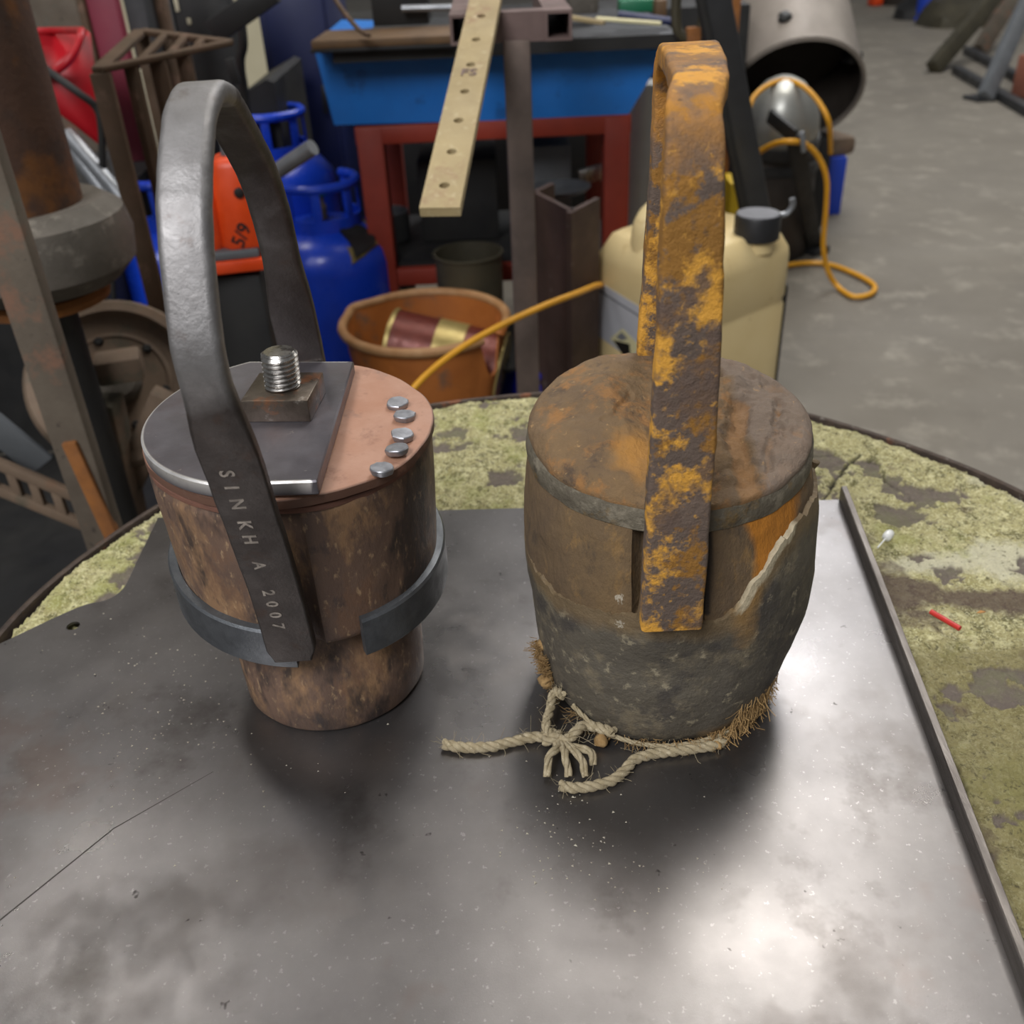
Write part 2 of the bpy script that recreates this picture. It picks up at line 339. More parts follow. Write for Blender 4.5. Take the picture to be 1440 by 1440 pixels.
m_bluecyl = M('blue_pole', '#1b3fae', rough=.45)
m_rollw = M('pale_roll', '#b4b4b2', '#a2a2a0', 8, rough=.4, metal=.3)
m_yellow = M('yellow_plastic', '#c7a50e', rough=.5)

# ------------------------------------------------------------------ the hall
FZ = -ZT
g = box((1.5, 6.0, FZ-.05), (13, 16, .1)); fl = obj('floor', g, m_floor, smooth=0); fl['kind'] = 'structure'
g = box((-2.3, 4.6, FZ+1.7), (3.2, .12, 3.4)); o = obj('wall_left', g, m_wall, smooth=0); o['kind'] = 'structure'

# ------------------------------------------------------------------ round table
TC = np.array([.042, .454]); TR = .397
tb = thing('round_table', 'round stone table with moss and lichen inside a rusty steel rim, under the steel sheet', 'table', (TC[0], TC[1], FZ))
# sheet outline (also used to spare hidden moss)
lipx = lambda y: .2518 + (y-.6231)*.1165
outl = [(-.2787, .644), (lipx(.6235), .6235), (lipx(.03), .03), (-.46, .03), (-.46, .39)]
left = spline([(-.46, .385), (-.40, .441), (-.3406, .4965), (-.312, .5235), (-.2978, .5345), (-.2885, .5375), (-.2815, .5415), (-.2772, .5505), (-.2764, .562), (-.2771, .58)], 6)
sheet_poly = np.vstack([np.array(outl[:4]), left])
n = 560
xs = np.linspace(-.3895, .3895, n); X, Y_ = np.meshgrid(xs + TC[0], xs + TC[1]); P = np.c_[X.ravel(), Y_.ravel()]
rr = np.hypot(P[:, 0]-TC[0], P[:, 1]-TC[1])
under = (P[:, 0] > -.262) & (P[:, 0] < lipx(P[:, 1])-.02) & (P[:, 1] < .615) & (P[:, 1] > 0) | (P[:, 1] < .14) | ((P[:, 0] < -.25) & (P[:, 1] < .5 + (P[:, 0]+.3406)*.6 - .02))
keep = (rr < .3892) & ~under
fine = vn(P, 330, 1, 3); mid = vn(P, 70, 2, 4); big = vn(P, 14, 3, 4)
def blob(px, py, sx, sy, k=1., z=-.004):
    a = W(px, py, z); return k*np.exp(-((P[:, 0]-a[0])**2/sx**2 + (P[:, 1]-a[1])**2/sy**2))
fl_n = vn(P, 26, 11, 5, .6) - .06 + blob(1330, 690, .045, .022, .17) + blob(1265, 730, .022, .016, .16) + blob(1160, 640, .030, .035, .22) + blob(1015, 590, .03, .03, .1) + blob(690, 660, .02, .012, .1)
fl_n -= blob(1310, 672, .012, .010, .2)
flake = ss(fl_n, .575, .595)
pts_c = spline([(.2954, .7019), (.285, .692), (.2752, .6796), (.262, .662), (.2537, .6475), (.242, .6271)], 8)
dc = np.min(np.hypot(P[:, None, 0]-pts_c[None, :, 0] + .006*(mid[:, None]-.5), P[:, None, 1]-pts_c[None, :, 1]), axis=1) if False else np.full(len(P), 1.)
sel = np.where((np.abs(P[:, 0]-.27) < .06) & (np.abs(P[:, 1]-.665) < .06))[0]
dc[sel] = np.min(np.hypot(P[sel, None, 0]-pts_c[None, :, 0] + .012*(mid[sel, None]-.5), P[sel, None, 1]-pts_c[None, :, 1]), axis=1)
crack = 1-ss(dc, .0006, .0022)
crack = np.maximum(crack, (1-ss(np.abs(vn(P, 9, 21, 5)-.5), .002, .006))*ss(big, .5, .6)*.8*(P[:, 0] > .2))
pale = .55*ss(vn(P, 16, 31, 4), .5, .68) + blob(1360, 785, .05, .022, .9) + blob(1270, 790, .03, .014, .6) + blob(1420, 700, .02, .06, .5) + blob(690, 650, .06, .04, .35) + blob(130, 800, .05, .05, .35)
pale = np.clip(pale, 0, 1)
brown = blob(1280, 822, .025, .010, .9) + blob(1370, 838, .04, .012, .9) + blob(1440, 850, .03, .014, .6) + .6*ss(vn(P, 22, 41, 4), .55, .68)*(P[:, 0] > .2)
brown = np.clip(brown, 0, 1)
dusk = ss(P[:, 0], .205, .225)*ss(W(1300, 890)[1]-P[:, 1]+.03*(vn(P, 20, 61, 4)-.5), -.012, .02)*.8 + .3*blob(1200, 700, .03, .05)  # browner olive moss towards the lower right
Z = -.006 + .0040*(fine-.5) + .0065*(mid-.5) + .006*(big-.5) - .0022*flake*(fine*.2+.8) + .0012*ss(fl_n, .58, .605)*(1-flake) - .004*crack
Z += .0025*ss(rr, .36, .38) - .006*ss(rr, .380, .389)*(vn(P, 40, 51, 3))
Z = np.where(rr < .375, np.minimum(Z, -.0022), np.minimum(Z, -.0005))
idx = -np.ones(n*n, int); kk = np.where(keep)[0]; idx[kk] = np.arange(len(kk))
q = np.arange(n*n).reshape(n, n); quads = np.c_[q[:-1, :-1].ravel(), q[:-1, 1:].ravel(), q[1:, 1:].ravel(), q[1:, :-1].ravel()]
quads = idx[quads]; quads = quads[(quads >= 0).all(1)]
g = G(); g.v = np.c_[P[kk], Z[kk]]; g.f = quads.tolist()
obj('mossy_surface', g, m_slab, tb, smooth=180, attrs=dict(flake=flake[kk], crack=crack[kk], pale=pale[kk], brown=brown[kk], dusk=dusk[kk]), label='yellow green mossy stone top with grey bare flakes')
g = lathe([(.20, -.10), (.386, -.10), (.3885, -.09), (.3885, -.016), (.2, -.014)], (TC[0], TC[1], 0), 96); obj('stone_slab', g, m_castiron, tb)
th = np.linspace(0, 2*PI, 220, endpoint=False)
def bring(r, z): 
    wob = .0012*np.sin(th*7)+.0008*np.sin(th*13+1); return np.c_[TC[0]+(r+wob*.3)*np.cos(th), TC[1]+(r+wob*.3)*np.sin(th), np.full(220, z)+wob*.5]
g = loft([bring(.3892, -.06), bring(.3914, -.0060), bring(.3920, -.0042), bring(.394, -.0034), bring(.3965, -.0042), bring(.3972, -.006), bring(.3972, -.06), bring(.3892, -.06)], cap=False)
obj('steel_band', g, m_band, tb, label='rusty steel band around the rim')
obj('pedestal', lathe([(.26, FZ), (.26, FZ+.05), (.2, FZ+.08), (.2, -.11), (.26, -.1)], (TC[0], TC[1], 0), 48), m_black, tb)

# ------------------------------------------------------------------ steel sheet
sh = thing('steel_sheet', 'flat grey steel sheet with notched corner and raised right edge on the mossy table', 'sheet', (0, .35, 0))
hole_c = W(103, 880, 0)[:2]; hr = .0044
bm = bmesh.new()
def wire(pts, z):
    vs = [bm.verts.new((a, b, z)) for a, b in pts]; return [bm.edges.new((vs[i], vs[(i+1) % len(vs)])) for i in range(len(vs))]
hp = circ(hole_c[0], hole_c[1], hr, 28)
e = wire(sheet_poly, 0) + wire(hp, 0)
bmesh.ops.triangle_fill(bm, edges=e, use_beauty=True)
for f_ in list(bm.faces):
    ce = f_.calc_center_median()
    if math.hypot(ce.x-hole_c[0], ce.y-hole_c[1]) < hr*.9: bm.faces.remove(f_)
for f_ in bm.faces:
    if f_.normal.z < 0: f_.normal_flip()
ret = bmesh.ops.extrude_face_region(bm, geom=bm.faces[:])
for v in ret['geom']:
    if isinstance(v, bmesh.types.BMVert): v.co.z -= .0018
bmesh.ops.recalc_face_normals(bm, faces=bm.faces[:])
bm.verts.index_update()
g = G(); g.add([v.co[:] for v in bm.verts], [[v.index for v in f_.verts] for f_ in bm.faces]); bm.free()
obj('sheet_panel', g, m_sheet, sh, smooth=30)
ly = np.linspace(.6245, .03, 24)
rings = [np.array([[lipx(y), y, -.0018], [lipx(y)+.0048, y, -.0018], [lipx(y)+.0048, y, .0108], [lipx(y)+.0043, y, .0114], [lipx(y)+.0006, y, .0114], [lipx(y), y, .0108]]) for y in ly]
obj('raised_edge', loft(rings), m_edge, sh, label='raised square edge strip along the right side')

a = W(-20, 1310, .00005); b = W(160, 1165, .00005); c3 = W(300, 1085, .00005)
def strip(P_, w_): 
    P_ = np.array(P_); d9 = np.gradient(P_, axis=0); n9 = np.c_[-d9[:, 1], d9[:, 0], 0*d9[:, 0]]; n9 /= np.linalg.norm(n9, axis=1)[:, None]; w_ = np.array(w_)[:, None]
    return loft([np.array([p-n*k, p+n*k, p+n*k*.5+[0, 0, .00006], p-n*k*.5+[0, 0, .00006]]) for p, n, k in zip(P_, n9, w_)])
obj('scribed_line', strip([a, b, c3], [.0005, .0004, .00015]), M('scribe_dark', '#4a4643', rough=.5, metal=.6), sh, label='long dark scratch near the left corner')
# grit scattered over the sheet
g = G()
def chip(p, s, rz):
    v = np.array([[1, 0, 0], [-.5, .8, 0], [-.5, -.7, .1], [0, .1, .7]])*s*np.array([1, 1, .7]); cz, sn = math.cos(rz), math.sin(rz)
    v = v @ np.array([[cz, sn, 0], [-sn, cz, 0], [0, 0, 1]]); g.add(v + p, [[0, 1, 2], [0, 3, 1], [1, 3, 2], [2, 3, 0]])
for i in range(330):
    k = rnd.random()
    if k < .55: px, py = rnd.gauss(230, 110), rnd.gauss(985, 80)
    elif k < .75: px, py = rnd.gauss(800, 45), rnd.gauss(1170, 60)
    elif k < .83: px, py = rnd.gauss(850, 60), rnd.gauss(1240, 25)
    else: px, py = rnd.uniform(0, 1100), rnd.uniform(850, 1250)
    a = W(px, py, 0.0003)
    if math.hypot(a[0]+.115, a[1]-.46) < .06 or math.hypot(a[0]-.084, a[1]-.445) < .07 or a[0] > .2 or a[1] > .53: continue
    chip(a, abs(rnd.gauss(.00045, .00022))+.00018, rnd.uniform(0, 6))
tag(obj('grit', g, m_grit, smooth=0), 'pale grit and crumbs scattered over the steel sheet', 'grit', kind='stuff')

# ------------------------------------------------------------------ new pump bucket (left)
NB = np.array([-.118, .467])
nb = thing('pump_bucket', 'newly made wooden pump bucket with dark forged bail handle, square nut and pinkish leather top', 'bucket', (NB[0], NB[1], 0))
N_ = 200; t = np.linspace(-PI, PI, N_, endpoint=False); td = np.degrees(t)
def ncen(z): f_ = ss(z, .03, .068); return np.array([-.1130 - .0048*f_, .4550 + .0125*f_])
def nring(r, z, rec=0., wob=0.):
    cx, cy = ncen(z); m = ss(td, -102, -100)*(1-ss(td, -80, -78)); R_ = r - rec*m + wob*(vn(np.c_[np.cos(t)*3, np.sin(t)*3, np.full(N_, z*40)], 1.3, 5, 3)-.5)
    return np.c_[cx+R_*np.cos(t), cy+R_*np.sin(t), np.full(N_, z)]
prof = [(.049, 0), (.0525, .0006), (.0540, .003), (.0548, .02), (.0552, .04), (.0560, .06), (.0560, .076)]
g = loft([nring(r, z, 0, .0006) for r, z in prof]); obj('lower_block', g, m_wood, nb, attrs=dict(scuff=np.zeros(len(g.v))))
prof = [(.055, .068), (.0705, .0685), (.0718, .071), (.0725, .08), (.0738, .10), (.0750, .12), (.0757, .14), (.0760, .152), (.0745, .1565)]
zz = []
for a, b in zip(prof[:-1], prof[1:]):
    for k in np.linspace(0, 1, 4, endpoint=False): zz.append((a[0]+(b[0]-a[0])*k, a[1]+(b[1]-a[1])*k))
zz.append(prof[-1])
g = loft([nring(r, z, .0045, .0012) for r, z in zz])
ang = np.degrees(np.arctan2(g.v[:, 1]-.466, g.v[:, 0]+.117))
sc = np.exp(-((ang+124)**2/3.5**2 + (g.v[:, 2]-.112-(ang+124)*.0004)**2/.0022**2))
obj('upper_block', g, m_wood, nb, attrs=dict(scuff=sc))
# leather washers
def ldisc(cx, cy, r, z0, z1, seed, a=-.03, b=.02, wob=.0016):
    tt = np.linspace(0, 2*PI, 140, endpoint=False); R_ = r + wob*(vn(np.c_[np.cos(tt)*2, np.sin(tt)*2], 1.6, seed, 3)-.5)*2
    def rg(k, z): 
        x, y = cx+R_*k*np.cos(tt), cy+R_*k*np.sin(tt); return np.c_[x, y, z + a*(x-cx) + b*(y-cy) + .0005*np.sin(tt*5+seed)]
    return loft([rg(.97, z0), rg(1, z0+.001), rg(1.002, (z0+z1)/2), rg(1, z1-.0008), rg(.985, z1), rg(.5, z1)])
obj('leather_washer', ldisc(-.1175, .4665, .0750, .1555, .1600, 3), m_leather_edge, nb, label='darker lower leather washer')
g = ldisc(-.1165, .4665, .0765, .1598, .1660, 8); sd = np.zeros(len(g.v)); sd[:140*4] = 1
obj('leather_disc', g, m_leather, nb, attrs=dict(side=sd), label='pinkish upper leather disc')
# half-round top plate
pc = np.array([-.1133, .4655]); poly = circ(pc[0], pc[1], .0790, 160)
e1 = np.array([-.0889, .5275]); e2 = np.array([-.0903, .381]); d = e1-e2; nrm = np.array([d[1], -d[0]])/np.linalg.norm(d)
poly = clip_poly(poly, nrm, e2@nrm); poly = clip_poly(poly, np.array([.115, 1])/np.hypot(.115, 1), (np.array([-.0889, .5275])@np.array([.115, 1]))/np.hypot(.115, 1))
poly = clip_poly(poly, -np.array([.02, 1]), -(np.array([-.09, .3895])@np.array([.02, 1])))
poly = resample(poly, 260); g = prism(poly, .1662, .1742, .0009); gd = np.zeros(len(g.v)); rt_ = (poly-e2)@nrm > -.002; gd[2*260:4*260] = np.tile(np.where(rt_, 0, 1), 2)  # ground rim edge with its highlight painted in, right side left dark
obj('top_plate', g, m_plate, nb, smooth=30, attrs=dict(ground=gd), label='dark steel plate with one rounded side')
# nut and bolt
bc = np.array([-.1185, .4700])
nut = obj('square_nut', box((bc[0], bc[1], .1804), (.0355, .0355, .0124), rz=math.radians(-5), bev=.0007), m_nut, nb, label='square steel nut with rusty top')
zs = []; z = .1742
pr = []
while z < .2045: pr += [(.0084, z), (.0096, z+.0010), (.0096, z+.0014), (.0084, z+.0024)]; z += .0026
pr = [(.0084, .170)] + pr + [(.0086, z+.0002), (.0078, z+.0012), (.003, z+.0014)]
g = lathe(pr, (bc[0], bc[1], 0), 40)
aa = np.arctan2(g.v[:, 1]-bc[1], g.v[:, 0]-bc[0]); lift = (g.v[:, 2] > .1745)*(g.v[:, 2] < z-.0005); g.v[:, 2] += lift*.0026*(aa/(2*PI))
g.v[:, 0] += (g.v[:, 2]-.18)*.05
obj('threaded_bolt', g, m_bright, nb, smooth=25)
for i, (px, py) in enumerate([(559, 567), (569, 584), (566, 611), (558, 631), (537, 659)]):
    a = W(px, py, .1668); tt = np.linspace(0, 2*PI, 18, endpoint=False); rj = .0060*(1+.07*np.array([rnd.uniform(-1, 1) for _ in tt]))
    tl = np.array([rnd.uniform(-.12, .12), rnd.uniform(-.12, .12)])
    def rg(k, z): return np.c_[a[0]+k*rj*np.cos(tt), a[1]+k*rj*np.sin(tt), z + tl[0]*k*rj*np.cos(tt)+tl[1]*k*rj*np.sin(tt)]
    obj('nail_head', loft([rg(.9, .1645), rg(1, .1664), rg(1, .1674), rg(.93, .1679), rg(.3, .1680)]), m_nail, nb, smooth=30)
# bail handle: outer profile in the y-z plane
prof = [(.3852, .0685), (.3848, .078), (.3832, .0929), (.3775, .125), (.3690, .1574), (.3570, .2021), (.3500, .2253), (.3455, .2485), (.3475, .2661), (.3555, .288), (.3653, .3064), (.3732, .3155), (.3836, .3250), (.4020, .3375), (.4208, .3426), (.4385, .3400), (.4550, .3325), (.4782, .3138), (.5028, .2906), (.5166, .2627), (.5235, .2348), (.5280, .2149), (.5344, .1847), (.5400, .150), (.5440, .11), (.5475, .066)]
OP = spline([(0, a, b) for a, b in prof], 8)
T = np.gradient(OP, axis=0); T /= np.linalg.norm(T, axis=1)[:, None]
Nn = np.cross([1., 0, 0], T); ctr = np.array([0, .45, .25])
Nn *= np.sign(((OP-ctr)*Nn).sum(1))[:, None]
def bail(OP, T, Nn, xc, wid, thk, rnd_, noise_amp=0., seed=0, ncs=5):
    rings = []
    for i in range(len(OP)):
        w2, h2 = wid[i]/2, thk[i]/2; rr_ = min(rnd_[i], w2*.95, h2*.95); ring = []
        for (sx, sy, a0) in ((1, 1, 0), (-1, 1, PI/2), (-1, -1, PI), (1, -1, 1.5*PI)):
            for a in np.linspace(a0, a0+PI/2, ncs): ring.append((sx*(w2-rr_)+rr_*math.cos(a), sy*(h2-rr_)+rr_*math.sin(a)))
        ring = np.array(ring); cen_ = OP[i] - Nn[i]*h2 + np.array([xc[i], 0, 0])
        rings.append(cen_ + ring[:, :1]*np.array([1., 0, 0]) + ring[:, 1:]*Nn[i])
    g = loft(rings)
    if noise_amp:
        g.v += noise_amp*(np.c_[vn(g.v, 90, seed, 3), vn(g.v, 90, seed+5, 3), vn(g.v, 90, seed+9, 3)]-.5)*2
    return g
zp = OP[:, 2]; front = OP[:, 1] < .45
up_ = ss(zp, .205, .245)
wid = .0255*(1-up_) + .0205*up_; thk = .0062*(1-up_) + .0088*up_; rad = .0012*(1-up_)+.0036*up_
xc = np.where(front, -.1180, -.1185 - .001*(1-up_)); foot = np.where(front, 1-ss(zp, .0685, .077), 0); wid = wid*(1-.22*foot) ; xc = xc - .0
g = bail(OP, T, Nn, xc, wid, thk, rad, .0004, 3)
worn = np.clip(ss(g.v[:, 2], .215, .25)*(.35+.65*(g.v[:, 1] < .44)), 0, 1)
hd = obj('bail_handle', g, m_forged, nb, smooth=40, attrs=dict(worn=worn), label='dark forged steel loop handle')
# stamped lettering down the front leg
fi = np.where(front & (zp < .205) & (zp > .07))[0]; fi = fi[np.argsort(-zp[fi])]
sp = OP[fi]; sl = np.r_[0, np.cumsum(np.linalg.norm(np.diff(sp, axis=0), axis=1))]
gt = G()
def stamp(ch, s, size):
    cu = bpy.data.curves.new('t', 'FONT'); cu.body = ch; cu.size = size; cu.extrude = .00012; cu.offset = .0002; cu.align_x = 'CENTER'; cu.resolution_u = 3
    ob = bpy.data.objects.new('t', cu); COL.objects.link(ob); dg = bpy.context.evaluated_depsgraph_get()
    me = bpy.data.meshes.new_from_object(ob.evaluated_get(dg))
    v = np.array([x.co[:] for x in me.vertices]); f = [list(p.vertices) for p in me.polygons]
    bpy.data.objects.remove(ob); bpy.data.curves.remove(cu); bpy.data.meshes.remove(me)
    if len(v) == 0: return
    pos = np.array([np.interp(s, sl, sp[:, k]) for k in range(3)]); i = fi[np.argmin(np.abs(sl-s))]
    t_ = T[i] if T[i][2] < 0 else -T[i]; n_ = Nn[i]
    q = pos + np.array([-.1205, 0, 0]) + v[:, :1]*t_ + (v[:, 1:2]-size*.35)*np.array([1., 0, 0]) + (v[:, 2:3]+.00012)*n_
    gt.add(q, f)
def s_at(z): return np.interp(-z, -sp[:, 2], sl)
for ch, py in zip('SINKH', (662, 680, 702, 731, 752)):
    d_ = ray(330 + (py-660)*.38, py); tt_ = ((.3565) - 0)/d_[1]; stamp(ch, s_at(.198 - (py-662)*.00046), .0088)
for ch, z in zip('A2007', (.1385, .1185, .1105, .1025, .0945)): stamp(ch, s_at(z), .0082)
obj('stamped_lettering', gt, m_stamp, hd, smooth=0, label='stamped letters and numbers running down the leg')
# iron hoop, open at the front
a0, a1 = math.radians(-62), math.radians(271); tt = np.linspace(a0, a1, 150)
def hr_(r, up, extra=0.):
    x = -.119 + r*np.cos(tt); y = .4695 + r*np.sin(tt); z = .079 - .07*(x+.119) + .10*(y-.4695) + up*.0122 
    return np.c_[x, y, z]
A = [hr_(.0738, -1), hr_(.0782, -1), hr_(.0790, -.92), hr_(.0790, .88), hr_(.0780, 1), hr_(.0738, 1)]
v = np.stack(A, 1); rings = [v[i] for i in range(len(tt))]
obj('iron_hoop', loft(rings), m_hoop, nb, smooth=30, label='blue grey iron hoop with a cut end')

# ------------------------------------------------------------------ old pump bucket (right)
ob_ = thing('pump_bucket', 'old worn pump bucket with thick ochre rusted handle, cracked leather top and hardened leather cup', 'bucket', (.086, .448, 0))
def ocen(z): return np.array([np.interp(z, [0, .06, .15], [.0825, .0880, .0852]), np.interp(z, [0, .06, .15], [.4415, .4515, .4565])])
PZ = [0, .003, .010, .02, .04, .06, .08, .10, .12, .14, .150]; PR = [.0600, .0628, .0665, .0698, .0752, .0785, .0802, .0805, .0796, .0772, .0745]
N_ = 300; t = np.linspace(-PI, PI, N_, endpoint=False); td = np.degrees(t)
bz = np.interp(td, [-180, -157, -147, -138, -123, -109, -98, -87, -80, -76, -68, -60, -55, -40, 0, 90, 180], [.094, .0917, .0877, .0895, .0915, .095, .096, .092, .092, .0955, .108, .119, .126, .131, .129, .10, .094])
bz = bz + .007*(vn(np.c_[np.cos(t)*10, np.sin(t)*10], 1.2, 8, 3)-.5) + .005*(vn(np.c_[np.cos(t)*60, np.sin(t)*60], 1.2, 18, 3)-.5)
zr = np.linspace(.05, .148, 50)
oc = np.array([.0852, .4565]); tilt = .10
def tz(x, y): return tilt*(y-oc[1]) + .012*(x-oc[0])
def orr(z, dr=0.): return np.interp(z, PZ, PR) + dr
rec = ss(td, -111.8, -110.2)*(1-ss(td, -86.6, -85))
rings = []
for z in zr:
    cx, cy = ocen(z); R_ = orr(z, -.0006) - .013*rec*ss(z, .085, .10)
    base = np.c_[cx+R_*np.cos(t), cy+R_*np.sin(t), np.full(N_, z)]
    R_ = R_ + .0030*(vn(base, 45, 61, 4)-.5); xx_, yy_ = cx+R_*np.cos(t), cy+R_*np.sin(t); rings.append(np.c_[xx_, yy_, z + tz(xx_, yy_)*ss(z, .10, .148)])
g = loft(rings); ang = np.degrees(np.arctan2(g.v[:, 1]-.452, g.v[:, 0]-.0905)); zv = g.v[:, 2]
orange = np.exp(-((ang+58)**2/15**2))*ss(zv, .085, .115)*ss(ang, -86, -76) - .35*np.exp(-((ang+72)**2/6**2 + (zv-.125)**2/.014**2)) + .25*ss(zv, .12, .145)*ss(ang, -86, -70)
fleck = np.exp(-((ang+119)**2/5**2 + (zv-.102)**2/.008**2))
slot = np.clip((np.interp(ang, td, rec))*1.0, 0, 1)*(zv > .095)*.9
obj('wooden_body', g, m_oldwood, ob_, smooth=60, attrs=dict(orange=np.clip(orange, 0, 1), fleck=fleck, slot=slot), label='brown weathered wooden upper body')
rings = []; ks = np.r_[np.linspace(0, 1, 40) ** 1.0]
bul = np.exp(-((td+100)**2/13**2))
zs_all = []
for k in ks:
    z = bz*k; cx = np.interp(z, [0, .06, .15], [.0825, .0880, .0852]); cy = np.interp(z, [0, .06, .15], [.4415, .4515, .4565])
    R_ = np.interp(z, PZ, PR) + .0003 + .0014*ss(td, -80, -70)*(1-ss(td, 0, 40)) + .0060*bul*ss(z, .05, .095)
    base = np.c_[cx+R_*np.cos(t), cy+R_*np.sin(t), z]; R_ = R_ + .0034*(vn(base, 38, 71, 4)-.5) + .0012*(vn(base, 12, 73, 2)-.5)
    rings.append(np.c_[cx+R_*np.cos(t), cy+R_*np.sin(t), z])
last = rings[-1].copy(); cxy = np.array([.089, .453]); ins = last.copy(); ins[:, :2] = cxy + (last[:, :2]-cxy)*.965; ins[:, 2] += .0006; rings.append(ins)
ins2 = ins.copy(); ins2[:, :2] = cxy+(last[:, :2]-cxy)*.90; ins2[:, 2] -= .012; rings.append(ins2)
g = loft(rings); ang = np.degrees(np.arctan2(g.v[:, 1]-.452, g.v[:, 0]-.0905)); zv = g.v[:, 2]; bq = np.interp(ang, td, bz)
lip = (1-ss(bq-zv, .0015, .0075))*ss(ang, -80, -70)*(1-ss(ang, -52, -40)) + .35*(1-ss(bq-zv, .001, .003))
tan = (1-ss(zv, .006, .03))*.75*np.exp(-((ang+55)**2/40**2)) + .8*np.exp(-((ang+72)**2/9**2))*ss(zv, .05, .09)
fleck = np.exp(-((ang+118)**2/5**2+(zv-.088)**2/.008**2)) + .6*np.exp(-((ang+85)**2/10**2+(zv-.088)**2/.01**2))
obj('leather_cup', g, m_oldcup, ob_, smooth=60, attrs=dict(lip=np.clip(lip, 0, 1), tan=np.clip(tan, 0, 1), fleck=np.clip(fleck, 0, 1), top=1-ss(bq-zv, .002, .02)), label='dark grey hardened leather cup with torn upper edge')
# rim plate
tt = np.linspace(0, 2*PI, 180, endpoint=False)
def rr_(r, z): 
    q_ = np.c_[np.cos(tt)*4, np.sin(tt)*4, np.full(180, z*60)]; r = r + .0022*(vn(q_, 1.5, 44, 4)-.5); x, y = oc[0]+r*np.cos(tt), oc[1]+r*np.sin(tt); return np.c_[x, y, z + tz(x, y) + .0024*(vn(np.c_[np.cos(tt)*3, np.sin(tt)*3], 1.6, 45, 4)-.5)]
obj('rim_plate', loft([rr_(.070, .1462), rr_(.0742, .1466), rr_(.0757, .1482), rr_(.0760, .1530), rr_(.0755, .1578), rr_(.0742, .1596), rr_(.06, .1596)]), m_oldrim, ob_, label='grey steel rim plate under the leather top')
# the two leather pads
def pad(sign, off, hgt, seed, crackf, name, label, orf, grf, rgh=.008):
    nv = np.array([1., -.10])/np.hypot(1, .10)
    poly = circ(oc[0], oc[1], .0738, 200); poly = clip_poly(poly, nv*sign, off); poly = resample(poly, 200); cen = poly.mean(0); poly = cen + (poly-cen)*(1.012+.05*(vn(poly, 60, seed+20, 4)[:, None]-.5))
    rings = []; ss_ = []
    for k, zoff in [(1.0, -1), (1.004, -.5), (1.0, 0), (.985, .18), (.96, .32), (.92, .5)] + [(x, None) for x in np.linspace(.88, .02, 46)]:
        p = cen + (poly-cen)*k; rho = np.hypot(p[:, 0]-oc[0], p[:, 1]-oc[1])/.077
        dome = hgt*(1-np.clip(rho, 0, 1)**3.0)*(.35+.65*ss(abs(off - (p@nv)*sign), 0, .03))
        base = .1598 + tz(p[:, 0], p[:, 1])
        if zoff is None: z = base + .0042 + dome
        else: z = base + np.where(zoff < 0, zoff*.003+.002, .002 + .0022*zoff/.5) + dome*min(max(zoff, 0)/.5, 1)
        if zoff is None or zoff > 0:
            q3 = np.c_[p, np.zeros(len(p))]; e_ = 1 if zoff is None else zoff
            z = z + e_*(rgh*(vn(q3, 70, seed, 4)-.5) + .0040*(vn(q3, 24, seed+3, 3)-.5)) - e_*crackf(p)*.0048
        rings.append(np.c_[p, z])
    g = loft(rings); xy = g.v[:, :2]
    obj(name, g, m_oldtop, ob_, smooth=70, attrs=dict(orange=orf(xy), greyed=grf(xy), crack=crackf(xy)), label=label)
def lined(p, pts, wd, seed):
    c_ = spline([(a, b) for a, b in pts], 10)[:, :2]; q = p + .006*(np.c_[vn(p, 120, seed, 3), vn(p, 120, seed+2, 3)]-.5)
    return 1-ss(np.min(np.hypot(q[:, None, 0]-c_[None, :, 0], q[:, None, 1]-c_[None, :, 1]), axis=1), wd*.2, wd)
e1p = W(905, 640, .165)[:2]; e1q = W(845, 655, .163)[:2]
pad(1, (oc-np.array([.004, 0]))@(np.array([1., -.1])/np.hypot(1, .1)), .0125, 81, lambda p: .35*lined(p, [(.05, .44), (.06, .452), (.066, .47)], .003, 5), 'leather_pad', 'smooth domed brown left half of the leather top',
    lambda p: np.clip(.8*np.exp(-((p[:, 0]-e1p[0]+.004)**2/.014**2+(p[:, 1]-e1p[1])**2/.022**2))+.12, 0, 1), lambda p: .25*ss(p[:, 1], .49, .52))
CR = [W(1045, 560, .172)[:2], W(1035, 600, .17)[:2], W(1050, 650, .168)[:2], W(1062, 690, .163)[:2], W(1055, 725, .158)[:2]]
CR2 = [W(1100, 560, .17)[:2], W(1088, 610, .168)[:2], W(1080, 650, .166)[:2], W(1100, 690, .16)[:2]]
def crk(p): return np.clip(lined(p, CR, .0085, 15) + .55*lined(p, CR2, .0035, 17) + .5*ss(vn(p, 70, 19, 4), .58, .68), 0, 1)
pad(-1, -(oc+np.array([.004, 0]))@(np.array([1., -.1])/np.hypot(1, .1)), .0060, 91, crk, 'leather_pad', 'cracked and broken right half of the leather top',
    lambda p: .12+0*p[:, 0], lambda p: .75*ss(p[:, 0], .118, .13)+.2, .014)
